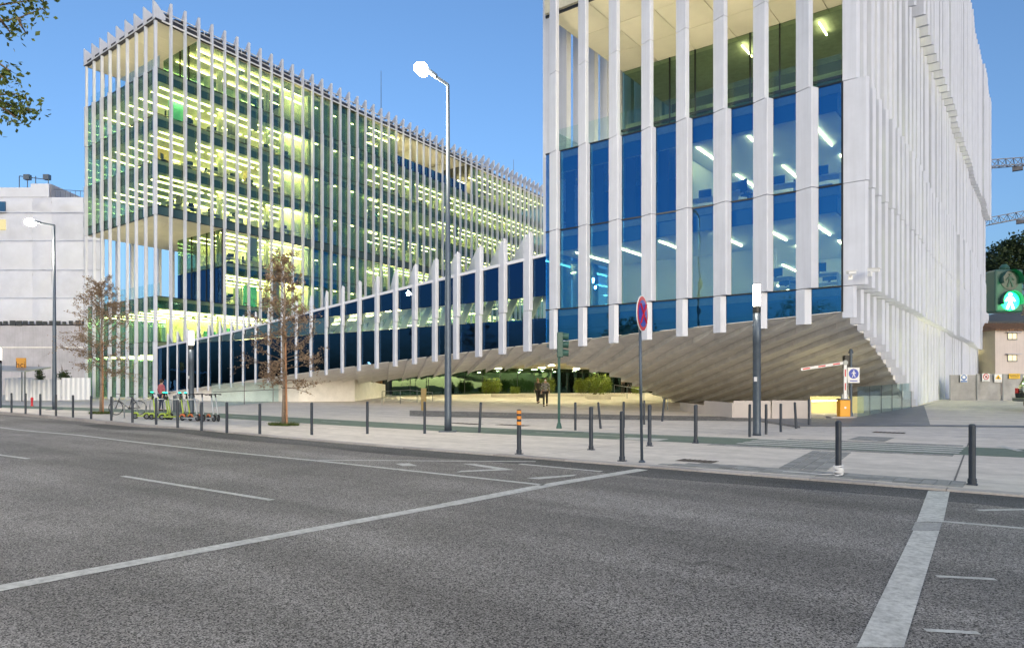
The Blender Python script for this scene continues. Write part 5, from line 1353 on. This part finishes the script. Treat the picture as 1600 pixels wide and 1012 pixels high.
m.build('frame', RUB, e); m = MB(); m.tube([(-.37, 0, .82), (-.35, 0, .98)], .014, 6); m.tube([(-.42, -.28, 1.0), (-.35, 0, .99), (-.42, .28, 1.0)], .014, 6); m.build('handlebar', RUB, e)
m = MB(); m.tube([(.18, 0, .86), (.2, 0, .97)], .014, 6); m.build('seat_post', M['metal'], e); m = MB(); m.box(.07, .34, -.07, .07, .97, 1.01); m.build('saddle', RUB, e, bevel=.02)
m = MB(); m.disc((.06, .03, .30), (0, 1, 0), .09, .01, 16); m.bar((.06, .08, .30), (.16, .08, .18), .02); m.bar((.06, -.08, .30), (-.04, -.08, .42), .02); m.build('cranks', M['metal'], e)
m = MB(); x_, y_, z_ = G(278, 643); m.lathe([(.24, 0), (.24, .85), (.2, .9)], 14); o = m.build('litter_bin', M['metal'], label='dark round litter bin behind the lime scooters', cat='litter bin'); o.location = (x_, y_, z_)
# plaza furniture
x, y, z = G(753, 625); e = empty('litter_bin', (x, y, z), YAW, label='square dark litter bin on the plaza left of the couple', cat='litter bin')
m = MB(); m.box(-.4, .4, -.4, .4, 0, .9); m.build('body', M['walld'], e, bevel=.02); m = MB(); m.box(-.95, .95, -.5, .5, 0, .05); m.build('plinth', M['metal'], e)
x, y, z = G(662, 641); m = MB(); m.box(-.16, .16, -.05, .05, 0, 1.25); m.build('info_board', pm('tan_board', (.33, .24, .10), .6), label='small tan information board behind the bollard left of the tall lamp', cat='board').location = (x, y, z)
# glass balustrades on the plaza
def balustrade(p0, p1, n, h, label, rail=False):
    a = Vector(G(*p0)); b2 = Vector(G(*p1)); e = empty('glass_balustrade', a, 0, label=label, cat='balustrade')
    for i in range(n):
        p = (b2-a)*((i+.015)/n); q = (b2-a)*((i+.985)/n); d = (q-p); d.z = 0; d.normalize(); nr = Vector((-d.y, d.x, 0))*.02
        m = MB(); m.add([p, q, q+Vector((0, 0, h)), p+Vector((0, 0, h)), p+nr, q+nr, q+nr+Vector((0, 0, h)), p+nr+Vector((0, 0, h))], [(0, 1, 2, 3), (7, 6, 5, 4), (0, 4, 5, 1), (1, 5, 6, 2), (2, 6, 7, 3), (3, 7, 4, 0)])
        m.build('glass_pane', M['glassr'], e)
        m = MB(); m.bar(q, q+Vector((0, 0, h)), .03); m.build('post', M['metal'], e)
    if rail: m = MB(); m.bar(Vector((0, 0, h*.62))-nr*8, (b2-a)+Vector((0, 0, h*.62))-nr*8, .04); m.build('handrail', M['metal'], e)
    return e
balustrade((330, 635.5), (618, 622), 9, 1.5, 'long glass balustrade beside the beige wall under the low end of the link', True)
balustrade((718, 624), (880, 617), 6, 1.35, 'glass balustrade in front of the dark lobby glass', False)
balustrade((1340, 651), (1424, 637), 5, 1.35, 'glass balustrade at the foot of the ribbed hull by the barrier')
for (a, b2, lb) in (((960, 629), (1043, 640), 'thin curved metal handrail where the hull meets the plaza'), ((597, 633), (676, 630), 'thin metal handrail of the ramp left of the tall lamp')):
    A_ = Vector(G(*a)); B_ = Vector(G(*b2)); m = MB(); h = .9
    n = 4; D_ = B_-A_
    m.tube([Vector((0, 0, h)), D_*.5+Vector((0, 0, h)), D_+Vector((0, 0, h*.7))], .022, 6)
    for i in range(n): m.tube([D_*(i/(n-1)), D_*(i/(n-1))+Vector((0, 0, h*(1 if i < n-1 else .7)))], .02, 6)
    o = m.build('handrail', M['metal'], label=lb, cat='handrail'); o.location = A_
# low retaining wall panels of the car park ramp under the hull
MWA = pm('ramp_wall', (.52, .47, .45), .7, var=.07, vscale=1)
e = empty('ramp_wall', G(1143, 653), 0, label='low pale wall of the car park ramp under the ribbed hull', cat='wall')
def wall_panel(p0, p1, h, mat):
    a = Vector(G(*p0)); b2 = Vector(G(*p1)); m = MB(); o = Vector(e.location); a -= o; b2 -= o; d = (b2-a).normalized(); nr = Vector((-d.y, d.x, 0))*.15
    m.add([a-Vector((0, 0, .2)), b2-Vector((0, 0, .2)), b2+Vector((0, 0, h)), a+Vector((0, 0, h)), a+nr-Vector((0, 0, .2)), b2+nr-Vector((0, 0, .2)), b2+nr+Vector((0, 0, h)), a+nr+Vector((0, 0, h))], [(0, 1, 2, 3), (7, 6, 5, 4), (0, 4, 5, 1), (1, 5, 6, 2), (2, 6, 7, 3), (3, 7, 4, 0)]); m.build('panel', mat, e)
wall_panel((1062, 641), (1100, 647), .45, MWA); wall_panel((1100, 647), (1144, 652.5), .68, MWA); wall_panel((1146, 652.5), (1204, 653), .78, MWA); wall_panel((1206, 653), (1267, 654), .80, MWA)
a = Vector(G(1269, 645)); MCW = pm('cream_wall', (.75, .62, .30), .6, var=.05)
x0, y0, z0 = G(1266, 645); x1, y1, z1 = G(1345, 645); o_ = Vector(e.location)
m = MB(); m.prism([(x0-o_.x, y0-o_.y), (x1-o_.x, y1-o_.y), (x1-o_.x+.1, y1-o_.y+.2), (x0-o_.x+.1, y0-o_.y+.2)], -1., .95); m.build('inner_wall', MCW, e)
m = MB(); m.bar(Vector((x0+.3, y0-.9, z0+.62))-o_, Vector((x1-.8, y1-1.0, z1+.62))-o_, .06, .04); m.build('ramp_light', M['lightramp'], e)
x0, y0, z0 = G(1345, 642); x1, y1, z1 = G(1422, 634)
m = MB(); m.prism([(x0-o_.x, y0-o_.y), (x1-o_.x, y1-o_.y), (x1-o_.x+.1, y1-o_.y+.2), (x0-o_.x+.1, y0-o_.y+.2)], -.5, .95); m.build('inner_wall', MWA, e)
# ------------------------------------------------------------ background left: wrapped building, hoarding, shelter
NET = pm('scaffold_netting', (.70, .715, .79), .8, var=.06, vscale=.5, bump=.5, bscale=1.2); NET2 = pm('scaffold_netting_dense', (.65, .665, .745), .8, var=.08, vscale=.7, bump=.5, bscale=2)
GW = pm('old_render', (.50, .485, .53), .85, var=.14, vscale=.5, bump=.2, bscale=3, streak=.15)
YB = 95.
def cz(py, Y=YB): return CH-(py-HOR)/F*Y
def cx(px, Y=YB): return (px-800)/F*Y
e = empty('wrapped_building', (*c2w(cx(60), YB), 0), YAW, label='building wrapped in white scaffold netting above a grey wall at left', cat='building')
ox = cx(60)
def rel(px): return cx(px)-ox
m = MB(); m.prism([(rel(-420), .4), (rel(152), .4), (rel(60), 14), (rel(-420), 14)], -.6, cz(508)); m.build('lower_wall', GW, e)
m = MB(); m.prism([(rel(-420), 1.0), (rel(151), 1.0), (rel(60), 14), (rel(-420), 14)], cz(506), cz(306)); m.box(rel(43), rel(72), 1.0, 8, cz(306), cz(284)); m.box(rel(-420), rel(43), 1.2, 12, cz(306), cz(292)); m.build('wall', GW, e)
cols = [-420, -340, -260, -180, -110, -60, -10, 45, 75, 125, 152]; rows = [506, 464, 420, 374, 330, 306]
for i, (a, b2) in enumerate(zip(cols, cols[1:])):
    for j, (r0_, r1_) in enumerate(zip(rows, rows[1:])):
        m = MB(); n = 6; vs = []; rnd = random.Random(i*31+j)
        for u in range(n+1):
            for v in range(n+1):
                xx = rel(a)+(rel(b2)-rel(a))*u/n; zz = cz(r0_)+(cz(r1_)-cz(r0_))*v/n; b_ = math.sin(math.pi*u/n)*math.sin(math.pi*v/n)
                vs.append((xx, .75-.35*b_+rnd.uniform(-.06, .06), zz))
        m.add(vs, [(u*(n+1)+v, (u+1)*(n+1)+v, (u+1)*(n+1)+v+1, u*(n+1)+v+1) for u in range(n) for v in range(n)]); m.build('netting_panel', NET2 if (i+j) % 2 and j < 5 else NET, e, smooth=True)
m = MB(); m.box(rel(43), rel(72), .6, .7, cz(306), cz(285)); m.build('netting_panel', NET, e); m = MB(); m.box(rel(-420), rel(43), .62, .7, cz(306), cz(291)); m.build('netting_panel', NET, e)
m = MB()
for r_ in (464, 420, 374, 330): m.box(rel(-420), rel(152), .28, .34, cz(r_)-.05, cz(r_)+.05)
m.build('netting_seam', NET, e)
m = MB()
for px in (18, 31, 44, 64): m.tube([(rel(px), 1.5, cz(292)), (rel(px), 1.5, cz(270))], .06, 5)
m.tube([(rel(18), 1.5, cz(270)), (rel(64), 1.5, cz(276))], .06, 5)
for px in range(75, 152, 8): m.tube([(rel(px), 1.5, cz(306)), (rel(px), 1.5, cz(294))], .04, 4)
m.tube([(rel(72), 1.5, cz(291)), (rel(152), 1.5, cz(296))], .04, 4)
for px in (31, 62): m.box(rel(px)-.4, rel(px)+.4, 1.2, 1.8, cz(276), cz(268))
m.build('roof_railing', M['metal'], e)
m = MB(); rnd = random.Random(2)
for k in range(55):
    px = -420+k*10.3; m.box(rel(px), rel(px+rnd.uniform(5, 10)), .3, .38, cz(506+rnd.uniform(0, 3)), cz(502-rnd.uniform(0, 2)))
m.build('torn_edge', M['walld'], e)
m = MB(); m.box(rel(-420), rel(152), .32, .4, cz(543), cz(541.5)); m.build('string_course', M['soffit'], e)
for px, py in ((2, 322), (2, 350)):
    m = MB(); m.box(rel(px-14), rel(px+3), .3, .5, cz(py+8), cz(py-8)); m.build('window', em('lit_window', (1, .85, .4), .25) if py > 340 else M['slabblue'], e)
# corrugated hoarding
YH = 63.
COR = pm('white_sheet_metal', (.66, .68, .72), .45, metal=.1, var=.08, vscale=.4)
e = empty('site_hoarding', (*c2w(cx(60, YH), YH), .25), YAW, label='white corrugated site fence below the wrapped building', cat='fence'); ox = cx(60, YH)
px = -180
k = 0
while px < 138:
    wd = 46; m = MB(); n = 24; vs = []
    top = cz(590+(3 if k % 2 else 0), YH)-.25
    for i in range(n+1):
        xx = cx(px+wd*i/n, YH)-ox-(.02 if i == n else 0); yy = (.0, .0, .07, .07)[i % 4] + (.3 if k % 3 == 1 else 0); vs += [(xx, yy, -.2), (xx, yy, top)]
    m.add(vs, [(2*i, 2*i+2, 2*i+3, 2*i+1) for i in range(n)]); m.build('sheet_panel', COR, e); px += wd; k += 1
# sign board with lettering
x, y = c2w(cx(32, 60), 60); e = empty('orange_sign', (x, y, .3), YAW, label='orange sign board with dark letters above the site fence', cat='sign')
s = 60/F; z0 = 0
m = MB(); m.box(-7*s, 8*s, 0, .08, cz(579, 60)-.3, cz(559, 60)-.3); m.build('board', pm('sign_orange', (.62, .30, .05), .5), e)
m = MB(); m.box(5*s, 6*s, .08, .16, 0, cz(560, 60)-.3); m.build('post', M['metal'], e)
text('hci', .78, (.3*s, -.01, cz(570, 60)-.3), (R(90), 0, 0), pm('sign_brown', (.09, .04, .02), .6), e)
# shelter roof on posts
x, y = c2w(cx(-20, 58), 58); e = empty('shelter', (x, y, .3), YAW, label='flat grey shelter roof on thin posts at the left edge', cat='shelter')
m = MB(); m.add([(-4, 0, 2.7), (3.2, 0, 2.5), (3.4, 3, 2.9), (-4, 3, 3.1), (-4, 0, 2.8), (3.2, 0, 2.6), (3.4, 3, 3.0), (-4, 3, 3.2)], [(3, 2, 1, 0), (4, 5, 6, 7), (0, 1, 5, 4), (1, 2, 6, 5), (2, 3, 7, 6), (3, 0, 4, 7)]); m.build('roof', pm('shelter_grey', (.32, .34, .36), .4, metal=.3), e)
for i in range(4): m = MB(); m.bar((-3.8+2.2*i, .2, 0), (-3.8+2.2*i, .2, 2.65), .07); m.build('post', M['metal'], e)
x, y, z = G(50, 634); m = MB(); m.lathe([(.12, 0), (.12, .05), (.08, .08), (.08, .55), (.12, .58), (.11, .7), (.03, .78)], 12); m.tube([(-.17, 0, .5), (.17, 0, .5)], .05, 8); m.build('fire_hydrant', MRED, label='small red hydrant before the white site fence', cat='hydrant').location = (x, y, z)
[o for o in C.objects if o.name == 'fire_hydrant'][0].scale = (.75, .75, .75)
for i, (px, top, lb) in enumerate(((61, 566, 'tall thin weed shrub above the white site fence'), (97, 577, 'bushy green shrub above the site fence right of the lamp post'))):
    x, y = c2w(cx(px, 66), 66); e = empty('weed_shrub', (x, y, .3), 0, label=lb, cat='shrub'); rnd = random.Random(40+i); m = MB(); m.tube([(0, 0, 0), (.1, 0, 1.2), (0, 0, cz(top+4, 66)-.3)], [.08, .05, .02], 6)
    for k in range(8): m.tube([(0, 0, 1+k*.25), (rnd.uniform(-.8, .8)*(1.4 if i else 1), 0, 1.5+k*.28)], [.03, .01], 4)
    m.build('stems', MBR2, e); m = MB()
    for k in range(10 if not i else 16): leafcloud(m, (rnd.gauss(0, .3 if not i else .9), 0, rnd.uniform(1.5, (cz(top, 66)-.6))), .35, .3, .28, 70, .16, rnd)
    m.build('foliage', ML_D, e, kind='stuff')

# ------------------------------------------------------------ background right
YR = 46.
HO = pm('steel_hoarding', (.27, .27, .27), .5, metal=.15, var=.22, vscale=1.3, bump=.7, bscale=1.8)
e = empty('grey_hoarding', (*c2w(cx(1540, YR), YR), .45), YAW, label='grey dented site hoarding with warning signs beside the right block', cat='fence'); ox = cx(1540, YR)
for i, (a, b2, t0) in enumerate(((1484, 1525.5, 585.5), (1526, 1566, 584), (1566.4, 1606, 584), (1606.4, 1650, 584), (1650.4, 1700, 584))):
    m = MB(); n = 8; vs = []; rnd = random.Random(60+i)
    for u in range(n+1):
        for v in range(n+1): vs.append((cx(a+(b2-a)*u/n, YR)-ox, rnd.uniform(-.035, .035)*(1 if 0 < u < n and 0 < v < n else 0)+(.05 if i % 2 else 0), -.3+(cz(t0, YR)+.3-.45+.0)*v/n))
    m.add(vs, [(u*(n+1)+v, (u+1)*(n+1)+v, (u+1)*(n+1)+v+1, u*(n+1)+v+1) for u in range(n) for v in range(n)]); m.build('steel_sheet', HO, e, smooth=True)
    m = MB(); xx = cx(a, YR)-ox; m.box(xx-.04, xx+.02, -.06, -.02, -.2, cz(t0, YR)-.45); m.build('edge_strip', M['metal'], e)
s = YR/F
def board(px, py, w_, h, mat, nm='board'):
    m = MB(); xx = cx(px, YR)-ox; zz = cz(py, YR)-.45; m.box(xx-w_*s/2, xx+w_*s/2, -.10, -.075, zz-h*s/2, zz+h*s/2); o = m.build('warning_board', mat, e); return xx, zz
xx, zz = board(1504.5, 591, 11, 12, MWH); m = MB(); m.disc((xx, -.105, zz+.06), (0, 1, 0), 4.4*s, .01, 20); m.box(xx-5*s, xx+5*s, -.108, -.102, zz-5.6*s, zz-3.6*s); m.build('blue_mark', pm('helmet_blue', (.02, .13, .40), .5), e); m = MB(); m.box(xx-2.3*s, xx+2.3*s, -.115, -.109, zz-.4*s, zz+4*s); m.build('helmet_mark', MWH, e, bevel=.03)
xx, zz = board(1539, 589.5, 11.5, 12.5, MWH); m = MB(); m.ring((xx, -.105, zz+1.2*s), (0, 1, 0), 4.1*s, .6*s, 22, 6); m.bar((xx-2.8*s, -.105, zz+4*s), (xx+2.8*s, -.105, zz-1.6*s), .01, .9*s, up=(1, 0, 1)); m.build('red_mark', MRED, e); m = MB(); m.box(xx-1.4*s, xx+2*s, -.103, -.10, zz-.6*s, zz+2.6*s); m.box(xx-4*s, xx+4*s, -.103, -.1, zz-5.2*s, zz-4.6*s); m.build('black_mark', MBK, e)
xx, zz = board(1558, 590.5, 11.5, 12.5, MWH); m = MB(); m.add([(xx-5*s, -.104, zz-1.6*s), (xx+5*s, -.104, zz-1.6*s), (xx, -.104, zz+5.6*s)], [(0, 1, 2)]); m.build('yellow_triangle', MYE, e); m = MB(); m.box(xx-.5*s, xx+.5*s, -.107, -.105, zz-.4*s, zz+2.6*s); m.box(xx-1.6*s, xx+1.6*s, -.107, -.105, zz-1*s, zz+.2*s); m.box(xx-4*s, xx+4*s, -.104, -.102, zz-4.2*s, zz-3.6*s); m.build('black_mark', MBK, e)
xx, zz = board(1583.5, 587.5, 17, 8, MYE); text('ATENÇÃO', 3.4*s, (xx, -.104, zz+1.9*s), (R(90), 0, 0), MBK, e); m = MB()
for k in range(2): m.box(xx-6.5*s, xx+6.5*s, -.104, -.101, zz-(.6+1.9*k)*s, zz-(0-.2+1.9*k)*s)
m.build('small_print', MBK, e)
# house
YS = 72.
WALL = pm('pink_render', (.62, .54, .50), .85, var=.08, vscale=.6, streak=.1); TILE = pm('roof_tile', (.30, .17, .10), .8, var=.25, vscale=3)
e = empty('old_house', (*c2w(cx(1620, YS), YS), 0), YAW, label='old pinkish house with a tiled roof behind the grey hoarding', cat='house'); ox = cx(1620, YS)
def hx(px): return cx(px, YS)-ox
m = MB(); m.box(hx(1555), hx(1690), 0, 9, 0, cz(515, YS)); m.build('wall', WALL, e)
rf = MB(); z0, z1 = cz(516, YS), cz(500, YS); rf.add([(hx(1551), -.5, z0), (hx(1694), -.5, z0), (hx(1672), 4.5, z1), (hx(1573), 4.5, z1), (hx(1551), 9.5, z0), (hx(1694), 9.5, z0)], [(0, 1, 2, 3), (4, 3, 2, 5), (0, 3, 4), (1, 5, 2), (0, 4, 5, 1)]); rf = rf.build('roof', TILE, e)
m = MB()
for i in range(34):
    xx = hx(1552)+(hx(1693)-hx(1552))*i/33; f_ = max(0, min(1, min(xx-hx(1551), hx(1694)-xx)/(hx(1573)-hx(1551)))); m.tube([(xx, -.52, z0+.03), (xx, -.5+5*f_, z0+(z1-z0)*f_+.04)], .08, 6)
m.build('tile_rows', TILE, e, kind='stuff')
WIN = em('lit_window_warm', (1, .78, .38), .55)
for px, py in ((1581, 525), (1581, 559), (1625, 525), (1625, 559), (1660, 525), (1660, 559)):
    m = MB(); m.box(hx(px-6.5), hx(px+6.5), -.06, .05, cz(py+4, YS), cz(py-4, YS)); w_ = m.build('window', WIN if px < 1600 else M['slabblue'], e)
    m = MB(); a, b2 = hx(px-7.5), hx(px+7.5); zt, zb = cz(py-4.2, YS), cz(py+4.2, YS); m.box(a, b2, -.1, -.05, zt, zt+.1); m.box(a, b2, -.12, -.05, zb-.12, zb); m.box(a, a+.08, -.1, -.05, zb, zt); m.box(b2-.08, b2, -.1, -.05, zb, zt); m.box((a+b2)/2-.03, (a+b2)/2+.03, -.09, -.06, zb, zt); m.build('window_frame', M['metal'], w_)
    m = MB(); m.box(hx(px-11), hx(px+11), -.45, -.02, cz(py-6.5, YS), cz(py-5.2, YS)); m.build('lintel', GW, w_)
# dim low building and slope between block and house
m = MB(); m.box(-3.2, 3.6, 0, 4, 0, cz(478, 66)); o = m.build('side_building', M['walld'], label='narrow grey building glimpsed left of the old house', cat='building'); x, y = c2w(cx(1575, 80), 82); o.location = (x+1, y, 0); o.rotation_euler.z = YAW
m = MB(); n = 24; vs = []
for i in range(n+1):
    for j in range(9):
        X = 52+i*6.; Y = 92+j*9.; x, y = c2w(X, Y); vs.append((x, y, .4+16.5*sm(j/5.)*(.85+.15*math.sin(i*1.1+j))))
m.add(vs, [(i*9+j, i*9+9+j, i*9+10+j, i*9+j+1) for i in range(n) for j in range(8)]); m.build('hill', M['terrain'], kind='structure', smooth=True)
# cranes: lattice jibs reaching in from the right
CR = pm('crane_steel', (.20, .19, .20), .5, metal=.4, var=.1)
def crane(px_t, py_t, px_e, py_e, Y, label, w_=1.4):
    a = Vector(W(px_t, py_t, Y)); b2 = Vector(W(px_e, py_e, Y+6)); e = empty('tower_crane', (b2.x, b2.y, 0), 0, label=label, cat='crane', group='tower cranes beyond the right block'); o = Vector((b2.x, b2.y, 0)); a -= o; b2 -= o
    d = (b2-a).normalized(); side = d.cross(Vector((0, 0, 1))).normalized()*w_*.5; up = side.cross(d).normalized()*w_*1.1
    if up.z < 0: up = -up
    m = MB(); n = 22; L_ = (b2-a)
    for off in (side, -side, up): m.bar(a+off, b2+off, .16)
    for i in range(n):
        p = a+L_*(i/n); q = a+L_*((i+.5)/n); r = a+L_*((i+1)/n)
        for s_ in (side, -side): m.bar(p+s_, q+up, .09); m.bar(q+up, r+s_, .09)
        m.bar(p+side, p-side, .08); m.bar(p+side, r-side, .07)
    m.build('jib', CR, e)
    m = MB(); h = b2.z; 
    for sx in (-1, 1):
        for sy in (-1, 1): m.bar((sx*.8, sy*.8, 0), (sx*.8, sy*.8, h+5), .2)
    for i in range(int(h/2)):
        for sx, sy in (((-.8, -.8), (.8, -.8)), ((.8, -.8), (.8, .8)), ((.8, .8), (-.8, .8)), ((-.8, .8), (-.8, -.8))): m.bar((*sx, i*2), (*sy, i*2+2), .1)
    m.build('mast', CR, e); m = MB(); m.box(-1, 1, -2.4, -1, h-2.5, h-.3); m.build('cab', MWH, e)
    m = MB(); q = a+L_*.18; m.box(q.x-.9, q.x+.9, q.y-.4, q.y+.4, q.z-1.1, q.z-.3); m.build('trolley', CR, e)
    m = MB(); bl = b2+d*10; m.bar(b2, bl, .6); m.box(bl.x-1, bl.x+1, bl.y-1, bl.y+1, bl.z-3, bl.z); m.build('counterweight', GW, e)
    m = MB(); top = b2+Vector((0, 0, 7)); m.bar(b2, top, .4); m.bar(top, a+L_*.35+up, .06); m.bar(top, bl, .08); m.build('tie_bars', CR, e); return e
crane(1542, 262, 1800, 243, 140, 'upper tower crane whose lattice jib points at the right block'); crane(1542, 352, 1830, 296, 150, 'lower tower crane with its jib rising to the right')
# parked suv at the right edge
x, y, z = G(1672, 642); e = empty('parked_suv', (x, y, z), YAW+R(8), label='dark off-road car parked at the right edge before the hoarding', cat='car')
CARP = pm('dark_green_car', (.012, .018, .016), .25, coat=1)
prof = [(-2.1, .45), (-2.15, .95), (-1.95, 1.12), (-1.8, 1.75), (-1.6, 1.86), (.45, 1.88), (.95, 1.25), (2.0, 1.12), (2.1, .9), (2.1, .45)]
m = MB(); n = len(prof); hw = [.88, .9, .9, .74, .68, .68, .82, .86, .86, .86]
m.add([(a, -h_, b2) for (a, b2), h_ in zip(prof, hw)]+[(a, h_, b2) for (a, b2), h_ in zip(prof, hw)], [tuple(range(n)), tuple(range(2*n-1, n-1, -1))]+[(i, n+i, n+(i+1) % n, (i+1) % n) for i in range(n)]); m.build('body', CARP, e, bevel=.05)
for xx in (-1.3, 1.3):
    for yy in (-.82, .82):
        m = MB(); m.ring((xx, yy, .37), (0, 1, 0), .27, .11, 24, 8); w_ = m.build('tyre', RUB, e, smooth=True); m = MB(); m.disc((xx, yy, .37), (0, 1, 0), .2, .2, 16); m.build('rim', M['metal'], w_)
m = MB(); m.ring((-2.2, 0, 1.08), (1, 0, 0), .26, .10, 24, 8); m.build('spare_tyre', RUB, e, smooth=True); m = MB(); m.disc((-2.26, 0, 1.08), (1, 0, 0), .26, .12, 20); m.build('spare_wheel_cover', MWH, e)
m = MB(); m.bar((-2.25, -.85, .55), (-2.25, .85, .55), .12, .16); m.build('rear_bumper', M['metal'], e, bevel=.02)
for s_ in (-1, 1):
    m = MB(); m.add([(-1.6, s_*.80, 1.2), (-.5, s_*.83, 1.2), (-.5, s_*.73, 1.74), (-1.55, s_*.72, 1.74)], [(0, 1, 2, 3)]); m.add([(-.4, s_*.83, 1.2), (.75, s_*.83, 1.2), (.4, s_*.73, 1.74), (-.4, s_*.73, 1.74)], [(0, 1, 2, 3)]); m.build('side_window', M['glassd'], e)
    m = MB(); m.box(-2.2, -2.13, s_*.72-.08, s_*.72+.08, .85, 1.1); m.build('tail_light', MRED, e)
m = MB(); m.add([(-1.97, -.68, 1.2), (-1.97, .68, 1.2), (-1.83, .6, 1.7), (-1.83, -.6, 1.7)], [(0, 1, 2, 3)]); m.build('rear_window', M['glassg'], e)
# opposite pavement behind the viewer
sheet('opposite_pavement', -160, 60, 20, -40, -3.2, 6, lambda x, y: gz(x, 0)+.03, M['concrete'], kind='structure')
print('objects', len(bpy.data.objects))
